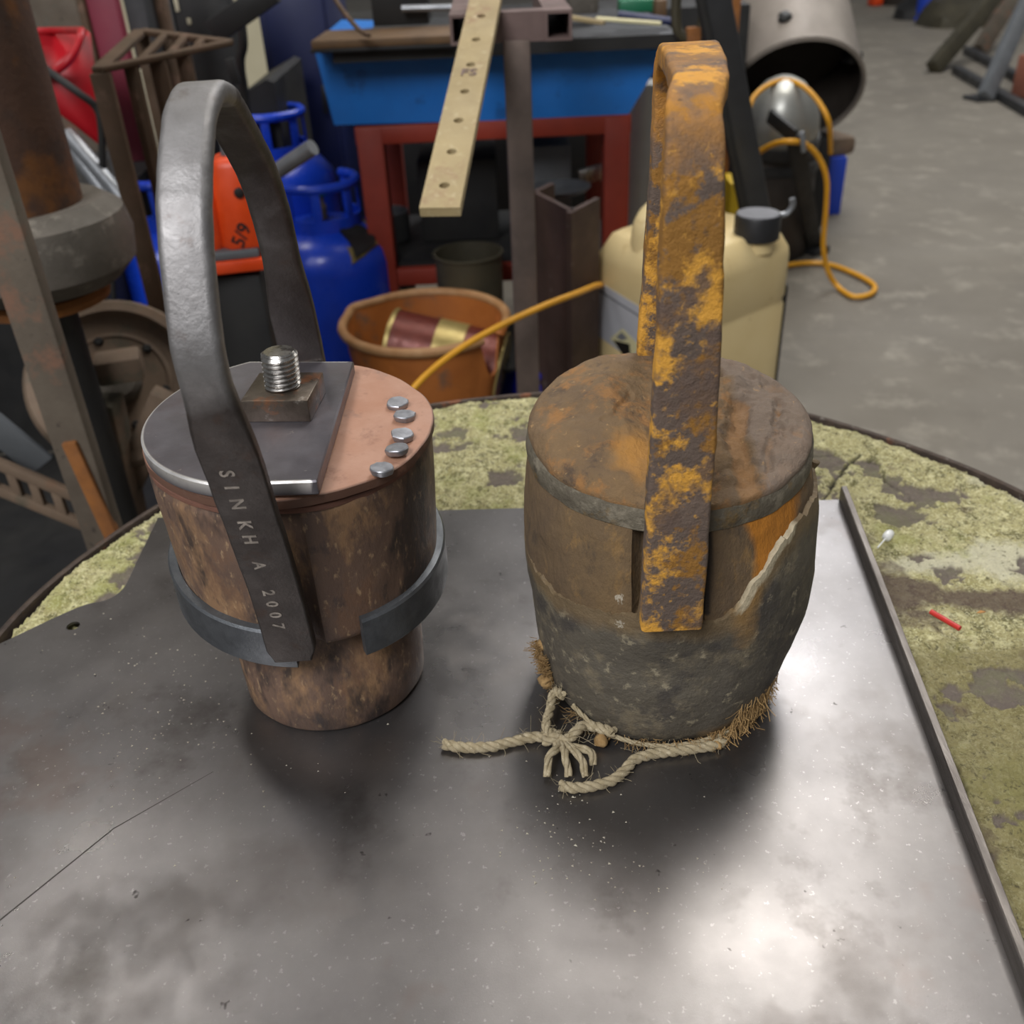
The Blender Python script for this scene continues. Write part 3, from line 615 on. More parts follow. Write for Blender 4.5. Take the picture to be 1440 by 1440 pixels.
# handle
prof = [(.3600, .098), (.3600, .14), (.3600, .20), (.3600, .26), (.3605, .295), (.3618, .316), (.366, .3290), (.376, .3365), (.392, .3405), (.43, .3425), (.46, .3425), (.488, .3410), (.508, .3370), (.522, .328), (.529, .312), (.530, .28), (.530, .22), (.530, .165), (.530, .13)]
OP = spline([(0, a, b) for a, b in prof], 9); T = np.gradient(OP, axis=0); T /= np.linalg.norm(T, axis=1)[:, None]
Nn = np.cross([1., 0, 0], T); Nn *= np.sign(((OP-np.array([0, .445, .22]))*Nn).sum(1))[:, None]
xcf = np.interp(OP[:, 2], [.098, .25, .34], [.0748, .0746, .0722]); xcr = .0755 + (OP[:, 1]-.36)*.125 - .004*ss(.30-OP[:, 2], 0, .14)
kf = ss(OP[:, 1], .361, .40); xc = xcf*(1-kf) + xcr*kf
wid = np.where(OP[:, 1] < .37, np.interp(OP[:, 2], [.098, .2, .25, .3, .34], [.0297, .0285, .0258, .0235, .0200]), np.interp(OP[:, 1], [.37, .45, .53], [.0205, .0255, .0300]))
thk = np.full(len(OP), .0105); rad = np.full(len(OP), .0022)
g = bail(OP, T, Nn, xc, wid, thk, rad, .0009, 33, 6)
och = ss(g.v[:, 2], .27, .33)*.6 + (g.v[:, 1] > .5)*.35 + (g.v[:, 2] < .13)*.3
obj('bail_handle', g, m_rustbar, ob_, smooth=50, attrs=dict(ochre=np.clip(och, 0, 1)), label='thick flat bar handle flaking with ochre rust')
# little spur at the torn edge
aq = math.radians(2); cx, cy = ocen(.128); a = np.array([cx+.0806*math.cos(aq), cy+.0806*math.sin(aq), .1275])
tt_p = spline([a+[-.002, 0, -.005], a, a+[.0016, -.0004, .0035], a+[.002, -.0004, .0052]], 4)
obj('torn_tip', tube(tt_p, np.interp(np.linspace(0, 1, len(tt_p)), [0, .5, .85, 1], [.0022, .002, .0026, .0014]), 9), m_oldcup, ob_, attrs={k_: np.full(len(tt_p)*9, 1. if k_ == 'top' else 0.) for k_ in ('lip', 'tan', 'fleck', 'top')})
# frayed fibres at the foot of the cup (too many to count)
def fibres(n_, gen, r=.00016):
    g = G()
    for i in range(n_):
        p0, d_ = gen(); k = 4; pts = [p0]
        for j in range(k):
            d_ = d_ + np.array([rnd.gauss(0, .5), rnd.gauss(0, .5), rnd.gauss(0, .5)])*np.linalg.norm(d_)*.6; pts.append(pts[-1] + d_)
        pts = np.array(pts); pts[:, 2] = np.maximum(pts[:, 2], .0004)
        q = tube(pts, r, 3, cap=False); g.add(q.v, q.f)
    return g
def foot(angd, z, dr=.002):
    a = math.radians(angd); R_ = np.interp(z, PZ, PR)+dr; cx, cy = ocen(z); return np.array([cx+R_*math.cos(a), cy+R_*math.sin(a), z])
def gen_r():
    a = rnd.uniform(-72, -30); z = rnd.uniform(.0, .028)*rnd.random()**.5*(1 if a > -62 else .4); p0 = foot(a, z, .0018); o_ = np.array([math.cos(math.radians(a)), math.sin(math.radians(a)), -.6])
    return p0, o_*.0005 + np.array([-.0007, -.0003, -.0009])
def gen_l():
    z = rnd.choice([.008, .022, .027, .03])+rnd.uniform(-.006, .006); a = rnd.uniform(-172, -155); p0 = foot(a, max(z, .001), .002)
    return p0, np.array([math.cos(math.radians(a)), math.sin(math.radians(a)), rnd.uniform(-.5, .5)])*.0009
def gen_f():
    a = rnd.uniform(-150, -70); return foot(a, rnd.uniform(0, .008), .0014), np.array([math.cos(math.radians(a)), math.sin(math.radians(a)), -.2])*.0011 + np.array([rnd.uniform(-.001, .001), 0, 0])
g = fibres(800, gen_r, .00022) + fibres(420, gen_l, .0002) + fibres(160, gen_f)
o = obj('frayed_sacking', g, m_fuzz, ob_, smooth=60, label='brown frayed sacking fibres'); o['kind'] = 'stuff'
# lumps of caulking left at the back left and front right of the foot
for px, py, z, s in ((768, 905, .034, .0048), (768, 958, .016, .0052), (846, 1042, .004, .0042), (1010, 1047, .003, .003)):
    a = W(px, py, z); u = lathe([(s*.3, -s*.8), (s*.9, -s*.35), (s, .1*s), (s*.65, s*.65), (s*.1, s*.9)], a, 14); u.v += .0035*(np.c_[vn(u.v, 260, 5, 2), vn(u.v, 260, 6, 2), vn(u.v, 260, 7, 2)]-.5); u.v[:, 2] = np.maximum(u.v[:, 2], .0003)
    obj('caulk_lump', u, m_fuzz, ob_, smooth=60)

# ------------------------------------------------------------------ twine tied about the old bucket's foot
tw = thing('jute_twine', 'knotted length of pale jute twine lying round the foot of the old bucket', 'twine', (.03, .37, 0))
def pw(px, py, z=.0028): return W(px, py, z)
kn = pw(776, 1036, .006)
tw_path1 = spline([pw(624, 1046, .0036), pw(650, 1051), pw(690, 1050), pw(725, 1042), pw(752, 1036, .004), kn], 10)
obj('twine_strand', rope(tw_path1, .0030), m_twine, tw, smooth=60)
tw_path2 = spline([kn, pw(768, 1022, .010), pw(774, 995, .012), pw(780, 972, .014), foot(-146, .018, .004)], 10)
obj('twine_strand', rope(tw_path2, .0026), m_twine, tw, smooth=60)
tw_path3 = spline([kn, pw(797, 1040, .008), pw(812, 1027, .010), pw(826, 1020, .008), foot(-118, .010, .0035)], 10)
obj('twine_strand', rope(tw_path3, .0030), m_twine, tw, smooth=60)
tw_path4 = spline([pw(788, 1104, .003), pw(812, 1108), pw(848, 1102), pw(872, 1090), pw(893, 1068), pw(920, 1060, .003), pw(960, 1055, .003), pw(1000, 1049, .003), pw(1018, 1042, .003)], 10)
obj('twine_strand', rope(tw_path4, .0029), m_twine, tw, smooth=60)
tw_path5 = spline([foot(-140, .016, .0035), foot(-130, .010, .0035), foot(-118, .006, .004), foot(-100, .004, .004), foot(-80, .004, .0035), foot(-62, .005, .003)], 10)
obj('twine_strand', rope(tw_path5, .0014), m_twine, tw, smooth=60)
obj('knot', rope(spline([kn+[-.004, -.002, -.001], kn+[.0, -.004, .003], kn+[.004, 0, .001], kn+[0, .004, -.001], kn+[-.003, 0, .003]], 8), .0030), m_twine, tw, smooth=60)
for dx, e_ in ((0, (770, 1092)), (1, (800, 1092)), (2, (824, 1092)), (3, (834, 1075))):   # unlaid tassel strands
    a = pw(784+dx*7, 1050, .008); b = pw(e_[0], e_[1], .0025); m_ = (a+b)/2 + np.array([.002*dx-.002, 0, .003])
    obj('tassel_strand', rope(spline([kn, a, m_, b], 8), .0022, .03), m_twine, tw, smooth=60)
def gen_t():
    P = [tw_path1, tw_path2, tw_path3, tw_path4][rnd.randrange(4)]; p0 = P[rnd.randrange(len(P))]
    d_ = np.array([rnd.gauss(0, 1), rnd.gauss(0, 1), rnd.gauss(.3, .8)]); return p0, d_/np.linalg.norm(d_)*.0016
o = obj('loose_fibres', fibres(260, gen_t, .0001), m_twine, tw, smooth=60); o['kind'] = 'stuff'

# ------------------------------------------------------------------ small things on the moss
a = W(1309, 860, .001); b = W(1350, 884, .001); P = np.array([a+(b-a)*k for k in np.linspace(0, 1, 6)]); 
T, A, B = frames(P); tq = np.linspace(0, 2*PI, 12, endpoint=False)
rg = lambda i, r: P[i] + r*(np.cos(tq)[:, None]*A[i]+np.sin(tq)[:, None]*B[i])
g = loft([rg(5, .0011), rg(0, .0011), rg(0, .0018)] + [rg(i, .0018) for i in range(1, 6)] + [rg(5, .0011)], cap=False)
tag(obj('cable_sleeve', g, m_red), 'short red plastic cable sleeve lying on the moss', 'sleeve')
wn = thing('wire_connector', 'small white connector with thin stem lying on the moss beside the raised edge', 'connector', tuple(W(1247, 757, -.002)))
a = W(1249, 753, .0015); b = W(1236, 768, .0005); d_ = (a-b)/np.linalg.norm(a-b)
obj('cap_body', lathe([(.0008, -.0048), (.0028, -.0042), (.0034, -.002), (.0034, .002), (.0027, .0042), (.0008, .005)], a, 18, axis=d_), m_white, wn, smooth=60)
obj('stem', tube(np.array([a-d_*.0045, a-d_*.0075, b-d_*.002]), .0006, 8), m_white, wn)
g = G(); a = W(1380, 861, -.001); g.add(np.array([[-.003, 0, 0], [0, .0014, .0006], [.003, .0003, .0002], [0, -.0012, .0008], [-.003, 0, -.0006], [0, .0014, 0], [.003, .0003, -.0004], [0, -.0012, .0002]])+a, [[0, 3, 2, 1], [4, 5, 6, 7], [0, 1, 5, 4], [1, 2, 6, 5], [2, 3, 7, 6], [3, 0, 4, 7]])
tag(obj('leaf_chip', g, m_leaf, smooth=0), 'tiny tan leaf chip on the moss near the red sleeve', 'leaf')
#BACKGROUND
# ================================================================== the workshop behind
GR = 'rest'
# --- left: rusty column with an iron collar
px_r, cx_, cy_ = .092, V(-8, 200, 1.15)[0], 1.15
rp = thing('standing_pipe', 'thick rusty upright pipe with a fat grey cast collar at the far left', 'pipe', (cx_, cy_, FZ))
zc = V(20, 330, 1.15)[2]
obj('pipe', lathe([(.070, zc-.02), (.076, zc), (.076, .85), (.068, .85)], (cx_, cy_, 0), 40), m_rustpipe, rp)
obj('collar', lathe([(.07, zc-.060), (.100, zc-.056), (.120, zc-.036), (.124, zc-.005), (.118, zc+.022), (.098, zc+.036), (.074, zc+.034)], (cx_, cy_, 0), 48), m_castiron, rp, label='fat grey cast iron collar')
obj('lower_ring', lathe([(.045, zc-.082), (.078, zc-.081), (.080, zc-.073), (.076, zc-.066), (.05, zc-.064)], (cx_, cy_, 0), 40), m_orangerust, rp, label='thin orange rusty ring below the collar')
obj('shaft', lathe([(.07, FZ), (.07, FZ+.04), (.034, FZ+.06), (.034, zc-.07), (.05, zc-.05)], (cx_, cy_, 0), 40), m_black, rp)
# --- scuffed upright post
po = thing('upright_post', 'scuffed grey brown steel upright close beside the table at far left', 'post', (V(85, 530, .93)[0], .93, FZ))
a = V(28, 350, .93); b = V(100, 575, .93); d_ = (a-b)/(a-b)[2]
bot = b + d_*(FZ+.006-b[2]); top_ = b + d_*(.62-b[2])
obj('post_bar', bar(bot+[-.008, 0, 0], top_+[-.008, 0, 0], .041, .02, up=(0, 1, 0)), m_post, po)
a2 = V(98, 620, .92); b2 = V(158, 752, .92)
obj('rusty_flange', bar(b2+(b2-a2)*1.2, a2, .016, .012, up=(0, 1, 0)), m_orangerust, po, label='orange rusty strip low on the post')
for i, (px, py) in enumerate(((88, 610), (62, 470))): obj('bolt_head', lathe([(.004, -.004), (.004, .003), (.003, .004)], V(px, py, .925), 8, axis=(0, -1, .1)), m_black, po)
obj('foot_plate', box((bot[0], .93, FZ+.004), (.14, .12, .008), bev=.002), m_post, po)
# --- big dusty wheel behind it, with its bearing leg
wc = V(170, 548, 1.30)
wh = thing('pulley_wheel', 'big dusty brown pulley wheel standing low behind the upright post', 'wheel', (wc[0], wc[1], wc[2]-.12))
ax_ = (.25, -.72, .62)
obj('rim', lathe([(.085, -.05), (.118, -.05), (.124, -.04), (.124, .035), (.118, .045), (.104, .048), (.098, .036), (.085, .034)], wc, 56, axis=ax_), m_brown, wh)
obj('wheel_disc', lathe([(.088, -.02), (.088, .030), (.07, .036), (.06, .030), (.03, .034)], wc, 48, axis=ax_), m_brown, wh)
obj('hub', lathe([(.034, -.05), (.034, .055), (.028, .062), (.012, .064)], wc, 24, axis=ax_), m_castiron, wh)
for k in range(6):
    u = np.array([math.cos(k*PI/3), math.sin(k*PI/3), 0]); q = Vector((0, 0, 1)).rotation_difference(Vector(ax_).normalized()); uu = np.array(q @ Vector(u)); nn = np.array(Vector(ax_).normalized())
    obj('wheel_bolt', lathe([(.007, 0), (.007, .01), (.005, .013)], wc+uu*.066+nn*.026, 6, axis=ax_), m_black, wh)
lg = thing('bearing_stand', 'dusty greenish brown bearing stand under the pulley wheel', 'stand', (wc[0]-.02, wc[1]-.12, FZ))
a = V(140, 560, 1.2); b = V(175, 720, 1.2); obj('upright', bar(b+(b-a)*(( FZ-b[2])/(b-a)[2]), a, .05, .05, up=(0, 1, 0), bev=.004), m_brown, lg)
a = V(235, 555, 1.22); b = V(172, 700, 1.22); obj('brace', bar(b, a, .04, .03, up=(0, 1, 0), bev=.003), m_brown, lg)
obj('bearing_block', box(V(168, 515, 1.22), (.06, .05, .035), .3, .006), m_brown, lg)
obj('base_foot', box((wc[0]+.02, 1.2, FZ+.015), (.3, .2, .03), 0, .005), m_black, lg)
# --- added dark filler pieces and slotted channel low at far left
mt_ = box((-.98, 1.12, FZ+.006), (1.15, 1.15, .012), 0, .003); tag(obj('rubber_mat', mt_, m_black), 'black rubber mat on the floor at the lower left', 'mat')  # black sheet laid in to stand for shade on the floor
bn = thing('steel_bin', 'large black steel bin in the shadow at the far left', 'bin', (-1.15, 1.95, FZ))  # dark box added to fill the shaded area, not a real bin
obj('bin_shell', loft([np.array([[-1.6, 1.72, z], [-.72, 1.72, z], [-.72, 2.2, z], [-1.6, 2.2, z]])*1. for z in (FZ, -.05)]), m_black, bn, smooth=20)
obj('bin_rim', loft([np.array([[-1.62, 1.70, -.05], [-.70, 1.70, -.05], [-.70, 2.22, -.05], [-1.62, 2.22, -.05]]), np.array([[-1.62, 1.70, -.03], [-.70, 1.70, -.03], [-.70, 2.22, -.03], [-1.62, 2.22, -.03]])]), m_darkgrey, bn, smooth=20)
ch = thing('slotted_channel', 'dull grey slotted steel channel lying low at the left edge', 'channel', tuple(V(45, 680, 1.08)))
a = V(-30, 640, 1.08); b = V(112, 700, 1.08); dn = np.array([0, 0, -.045])
obj('rail', bar(a, b, .012, .014), m_brown, ch); obj('rail', bar(a+dn, b+dn, .012, .014), m_brown, ch)
for k in (.05, .3, .52, .75, .97): p_0 = a+(b-a)*k; obj('rung', bar(p_0, p_0+dn, .012, .010, up=(0, 1, 0)), m_brown, ch)
a = V(-20, 590, 1.12); b = V(60, 655, 1.12); tag(obj('flat_bar', bar(a, b, .05, .008, up=(0, 1, .4)), m_grey), 'grey flat bar above the slotted channel at left edge', 'bar')
# --- red tub, panels and posts at the upper left
rt = thing('red_tub', 'bright red plastic tub with a scooped front lip behind the rusty pipe', 'tub', tuple(V(95, 120, 1.8)))
A = [V(40, 42, 1.85), V(122, 44, 1.85), V(140, 205, 1.85), V(88, 160, 1.85)]
back = np.array(A); fr = np.array([V(62, 108, 1.72), V(84, 98, 1.70), V(100, 82, 1.69), V(112, 60, 1.69), V(118, 46, 1.72)])
shell = np.array([V(38, 44, 1.95), V(118, 42, 1.95), V(122, 46, 1.72), V(60, 108, 1.68)])
low = np.array([V(70, 150, 1.92), V(138, 200, 1.92), V(141, 205, 1.74), V(85, 160, 1.71)])
g = loft([low, shell], cap=False); g.f.append([0, 1, 2, 3]); inn = G(); inn.add(g.v, g.f)
o = obj('tub_shell', inn, m_redplastic, rt, smooth=20); md = o.modifiers.new('wall', 'SOLIDIFY'); md.thickness = .006
lipc = spline([V(60, 108, 1.675), V(80, 99, 1.675), V(96, 86, 1.675), V(108, 66, 1.69), V(114, 46, 1.715), V(112, 43, 1.76), V(80, 43, 1.93), V(40, 44, 1.95)], 8)
obj('rolled_lip', tube(lipc, .006, 8), m_redplastic, rt)
cb = tube(spline([V(62, 95, 1.66), V(85, 112, 1.65), V(112, 132, 1.65), V(134, 150, 1.66), V(142, 178, 1.66), V(146, 260, 1.66), V(160, 420, 1.66)], 8), .006, 8)
tag(obj('black_cable', cb, m_black), 'black cable drooping across the front of the red tub', 'cable')
g = wbox(45, -60, 112, 120, 2.25, .06, z0=FZ); tag(obj('grey_post', g, m_post), 'dusty grey post behind the red tub', 'post')
g = wbox(118, -60, 170, 110, 2.1, .03, z0=FZ+.2); 
pn = thing('tall_panel', 'tall dark red painted panel with a brown edge at upper left', 'panel', (g.v[:, 0].mean(), 2.1, FZ))
obj('panel_board', wbox(122, -60, 168, 110, 2.1, .03, z0=FZ), m_magenta, pn); obj('edge_strip', wbox(112, -60, 122, 110, 2.085, .04, z0=FZ), m_rack, pn, label='brown edge strip')
tag(obj('dark_post', wbox(178, -60, 208, 110, 2.0, .06, z0=FZ), m_darkgrey), 'dark grey steel post right of the dark red panel', 'post')
tag(obj('brown_board', wbox(206, -60, 236, 110, 2.06, .03, z0=FZ), m_rack), 'narrow brown board between the dark post and the slotted black upright', 'board')
up_ = thing('slotted_upright', 'black slotted storage upright with pale holes at top left', 'upright', (V(283, 30, 1.95)[0], 1.95, FZ))
bx0 = wbox(246, -70, 325, 120, 2.25, .05, z0=FZ); obj('upright_web', bx0, m_black, up_)
for px, py, hh in ((248, 5, .03), (266, 30, .012), (258, 52, .012)):
    p = V(px, py, 2.248); obj('slot', box(p, (.008, .004, hh), 0, .001), m_wall, up_, label='pale slot hole')
obj('edge_angle', wbox(236, -70, 243, 120, 2.24, .03, z0=FZ), m_grey, up_)
tag(obj('black_bar', bar(V(300, 46, 1.9), V(385, -14, 1.9), .04, .03, up=(0, 1, 0)), m_black), 'thick black bar slanting across the pale wall', 'bar')
tag(obj('black_rod', tube(spline([V(336, 10, 2.0), V(342, 60, 2.0), V(338, 90, 2.0), V(346, 160, 2.0), V(350, 260, 2.0)], 6), .009, 8), m_black), 'thin black rod hanging in front of the pale wall', 'rod')
tag(obj('black_hook_bar', bar(V(322, 82, 1.95), V(333, 118, 1.95), .016, .012, up=(0, 1, 0)), m_black), 'short black hanging bar left of the black rod', 'bar')
# white light of the wall comes through between them; dark machine body below
dm = thing('machine_cabinet', 'low black machine cabinet below the pale wall', 'cabinet', (V(365, 160, 2.15)[0], 2.2, FZ))
a = V(330, 150, 2.15); b = V(372, 105, 2.15)
poly = [V(270, 230, 2.15), V(336, 135, 2.15), V(374, 112, 2.15), V(385, 116, 2.15)]
xl, xr = poly[0][0], poly[3][0]
g = loft([np.array([[xl, y, FZ], [xr, y, FZ], [xr, y, poly[3][2]], [poly[2][0], y, poly[2][2]], [poly[1][0], y, poly[1][2]], [xl, y, poly[0][2]]]) for y in (2.15, 2.5)]); obj('cabinet_body', g, m_black, dm, smooth=20)
obj('cabinet_edge', bar(V(270, 229, 2.14), V(336, 134, 2.14), .01, .01, up=(0, 1, 0)), m_darkgrey, dm)
# navy locker
nl = thing('navy_locker', 'tall navy blue steel locker behind the gas bottles', 'locker', (V(420, 100, 2.05)[0], 2.2, FZ))
obj('locker_body', wbox(372, -80, 468, 230, 2.60, .35, z0=FZ), m_bluedk, nl); obj('locker_door', wbox(380, -80, 462, 225, 2.585, .016, z0=FZ+.05), m_bluedk, nl)
obj('door_handle', bar(V(455, 120, 2.57), V(458, 160, 2.57), .01, .012, up=(0, 1, 0)), m_darkgrey, nl)
# --- brown rack
rk = thing('steel_rack', 'narrow brown steel rack with a pointed open top frame at left', 'rack', (V(230, 80, 1.55)[0], 1.6, FZ))
T1, T2, T3 = V(140, 98, 1.45), V(198, 44, 1.72), V(322, 60, 1.62)
obj('top_rail', bar(T1, T3, .022, .008), m_rack, rk); obj('top_rail', bar(T2, T3, .022, .008), m_rack, rk); obj('top_rail', bar(T1, T2, .022, .008), m_rack, rk)
for k in (.3, .52, .72): obj('cross_bar', bar(T1+(T3-T1)*k, T2+(T3-T2)*k, .012, .008), m_rack, rk)
for p, wd in ((T1, .028), (T1+(T3-T1)*.22, .02), (T1+(T3-T1)*.42, .024), (T1+(T3-T1)*.62, .02), (T2, .024), (T2+(T3-T2)*.45, .024)):
    obj('rack_leg', bar((p[0], p[1], FZ), (p[0], p[1], p[2]-.004), wd, .012, up=(0, 1, 0)), m_rack, rk)
for q_, (x0, y0, x1, y1) in enumerate(((95, 188, 190, 300), (100, 205, 182, 320))):
    o = obj('steel_tube', tube([V(x0, y0, 1.7), V(x1, y1, 1.62)], .013, 12), m_lgrey)
    tag(o, ['upper of two bright grey tubes leaning behind the brown rack', 'lower of two bright grey tubes leaning behind the brown rack'][q_], 'tube', 'grey tubes behind the rack')
tag(obj('flat_strip', wbox(150, 120, 166, 300, 1.9, .02, z0=FZ), m_grey), 'grey flat steel strip upright behind the rack', 'strip')
tag(obj('pale_tube', wbox(188, 100, 203, 175, 1.9, .03, z0=FZ), m_wall), 'pale cream tube upright seen between rack legs', 'tube')
# --- orange jack on its black stand
jz = V(318, 388, 1.22)
st = thing('black_stand', 'black square stand under the orange jack', 'stand', (jz[0], jz[1]+.06, FZ))
obj('stand_column', box((jz[0], jz[1]+.06, (FZ+jz[2]-.008)/2), (.075, .075, jz[2]-.008-FZ), 0, .004), m_black, st); obj('stand_foot', box((jz[0], jz[1]+.06, FZ+.01), (.2, .2, .02), 0, .003), m_black, st)
jk = thing('hydraulic_jack', 'bright orange jack with pointed grey nozzle and black numbers, seen through the forged handle', 'jack', (jz[0], jz[1]+.06, jz[2]))
up3 = np.array([0, 0, 1.])
obj('jack_base', box((jz[0]-.003, jz[1]+.05, jz[2]+.008), (.088, .09, .016), math.radians(12), .003), m_orange, jk)
obj('base_plate', box((jz[0]-.003, jz[1]+.05, jz[2]+.022), (.078, .08, .012), math.radians(12), .003), m_grey, jk, label='grey top of the base')
bz0, bz1 = jz[2]+.028, V(318, 222, 1.25)[2]
rot = math.radians(10); xb = V(338, 330, 1.24)[0]; xt = V(319, 230, 1.24)[0]
def jr(k, w_, d_2): 
    cz, sn = math.cos(rot), math.sin(rot); u = np.array([[1, .6], [.6, 1], [-.6, 1], [-1, .6], [-1, -.6], [-.6, -1], [.6, -1], [1, -.6]])*np.array([w_, d_2]); u = u @ np.array([[cz, sn], [-sn, cz]])
    return np.c_[u[:, 0]+xb+(xt-xb)*k*.35, u[:, 1]+jz[1]+.05, np.full(8, bz0+(bz1-bz0)*k)]
obj('jack_body', loft([jr(0, .031, .03), jr(.04, .033, .032), jr(.5, .031, .03), jr(.9, .028, .028), jr(.97, .025, .025), jr(1, .018, .018)]), m_orange, jk, smooth=45)
tp = jr(1, .01, .01).mean(0)
obj('nozzle', lathe([(.013, 0), (.013, .004), (.010, .010), (.006, .03), (.002, .052), (.001, .055)], tp, 16, axis=(-.22, 0, 1)), m_lgrey, jk, label='pointed grey nozzle')
obj('side_lug', lathe([(.016, bz0), (.019, bz0+.01), (.019, bz0+.06), (.015, bz0+.085), (.006, bz0+.09)], (xb-.040, jz[1]+.035, 0), 20), m_orange, jk)
fm = V(346, 270, 1.238)
obj('port_hole', lathe([(.0065, 0), (.0065, .003), (.004, .004)], (xt+.008, jz[1]+.05-.0285, V(343, 271, 1.24)[2]), 16, axis=(.15, -1, 0)), m_marker, jk, label='round black port hole')
def textmesh(body, size, cen, right, upv, ext=.0008):
    cu = bpy.data.curves.new('t', 'FONT'); cu.body = body; cu.size = size; cu.extrude = ext; cu.offset = size*.012; cu.align_x = 'CENTER'; cu.align_y = 'CENTER'; cu.resolution_u = 3
    o2 = bpy.data.objects.new('t', cu); COL.objects.link(o2); dg = bpy.context.evaluated_depsgraph_get(); me = bpy.data.meshes.new_from_object(o2.evaluated_get(dg))
    v = np.array([x.co[:] for x in me.vertices]); f = [list(p.vertices) for p in me.polygons]; bpy.data.objects.remove(o2); bpy.data.curves.remove(cu); bpy.data.meshes.remove(me)
    right = np.array(right)/np.linalg.norm(right); upv = np.array(upv)/np.linalg.norm(upv); nn = np.cross(right, upv)
    g = G(); g.add(np.array(cen) + v[:, :1]*right + v[:, 1:2]*upv + v[:, 2:3]*nn, f); return g
tzm = V(345, 330, 1.24)[2]
obj('marked_numbers', textmesh('5/9', .024, (xb+.002, jz[1]+.05-.0318, tzm), (math.cos(rot)*.5, math.sin(rot)*.5, .86), (-.86*math.cos(rot), -.86*math.sin(rot), .5)), m_marker, jk, smooth=0, label='black hand written numbers')
# --- gas bottles
def bottle(cx, cy, r, zs_, label):
    b = thing('gas_bottle', label, 'gas bottle', (cx, cy, FZ), 'blue gas bottles on the left')
    z1 = zs_
    obj('tank', lathe([(r*.8, FZ+.03), (r*.95, FZ+.04), (r, FZ+.08), (r, z1-.06), (r*.96, z1-.03), (r*.80, z1-.005), (r*.5, z1+.014), (r*.25, z1+.02)], (cx, cy, 0), 48), m_blueg, b, smooth=60)
    obj('foot_ring', lathe([(r*.78, FZ), (r*.82, FZ), (r*.82, FZ+.05), (r*.78, FZ+.05)], (cx, cy, 0), 40), m_blueg, b)
    ta = np.linspace(-2.35, 1.05, 36); R_ = r*.50     # collar with hand holes
    def arc(z, rr__): return np.c_[cx+rr__*np.cos(ta), cy+rr__*np.sin(ta), np.full(len(ta), z)]
    lo_, hi_ = z1+.006, z1+.095
    g = loft([np.array(x) for x in np.stack([arc(lo_, R_*1.1), arc(lo_, R_*1.1+.005), arc(lo_+.028, R_*1.1+.005), arc(lo_+.028, R_*1.1)], 1)]); obj('collar_skirt', g, m_blueg, b)
    for k in (1, 9, 18, 26, 34): 
        p = np.array([cx+R_*1.12*math.cos(ta[k]), cy+R_*1.12*math.sin(ta[k]), 0]); obj('collar_stay', bar(p+[0, 0, lo_+.02], p+[0, 0, hi_-.004], .018, .006, up=(math.cos(ta[k]), math.sin(ta[k]), 0)), m_blueg, b)
    obj('collar_ring', tube(arc(hi_, R_*1.12), .009, 10), m_blueg, b)
    obj('valve_body', lathe([(.014, z1+.012), (.014, z1+.045), (.010, z1+.05), (.010, z1+.07)], (cx, cy, 0), 16), m_tinstripe, b, label='brass valve')
    obj('valve_wheel', lathe([(.008, z1+.066), (.02, z1+.068), (.022, z1+.074), (.02, z1+.08), (.006, z1+.082)], (cx, cy, 0), 16), m_green, b, label='green valve wheel')
    return b
p = V(452, 320, 2.00)
g1 = bottle(p[0]+.003, 2.00, .141, V(452, 345, 1.88)[2], 'blue gas bottle nearest the table, with handle collar and dark shield badge')
# shield badge on its shoulder
cxb, cyb, zb = p[0]+.003, 2.00, V(452, 345, 1.88)[2]
def on_tank(px, py):
    d = ray(px, py); best = None
    for k in np.linspace(1.2, 2.3, 2201):
        q_ = CP + d*(k/d[1]); r_q = math.hypot(q_[0]-cxb, q_[1]-cyb); zz_ = q_[2]
        rad_ = np.interp(zz_, [zb-.06, zb-.03, zb-.005, zb+.014], [.141, .1354, .1128, .0705])
        if zz_ < zb+.014 and r_q <= rad_ + .0015: return q_
    return CP + d*(1.88/d[1])
def shield(pts, m_, nm, off):
    q_ = np.array([on_tank(*p_2) for p_2 in pts]); cenq = q_.mean(0); nn = np.array([cenq[0]-cxb, cenq[1]-cyb, .09]); nn /= np.linalg.norm(nn)
    g = loft([q_ - nn*.004, q_ + nn*off]); obj(nm, g, m_, g1, smooth=20)
shield([(467, 322), (486, 305), (510, 308), (527, 328), (530, 345), (512, 360), (495, 372), (490, 352)], m_tinstripe, 'badge_border', .003)
shield([(474, 322), (488, 316), (508, 320), (524, 333), (526, 346), (510, 357), (499, 364), (494, 348)], m_black, 'badge', .008)
p = V(385, 200, 2.22); bottle(p[0], 2.2, .13, V(385, 235, 2.12)[2], 'darker blue gas bottle standing behind the nearer one')
p = V(215, 330, 1.82); bottle(p[0], 1.92, .12, V(215, 345, 1.8)[2], 'blue gas bottle half hidden behind the brown rack')
o = obj('round_bar', tube([np.array([(T1+(T3-T1)*.62)[0]+.006, (T1+(T3-T1)*.62)[1]-.016, V(268, 302, 1.53)[2]]), V(440, 207, 1.47)], .0115, 16), m_lgrey); tag(o, 'bright round steel bar end poking out right of the forged handle', 'bar')
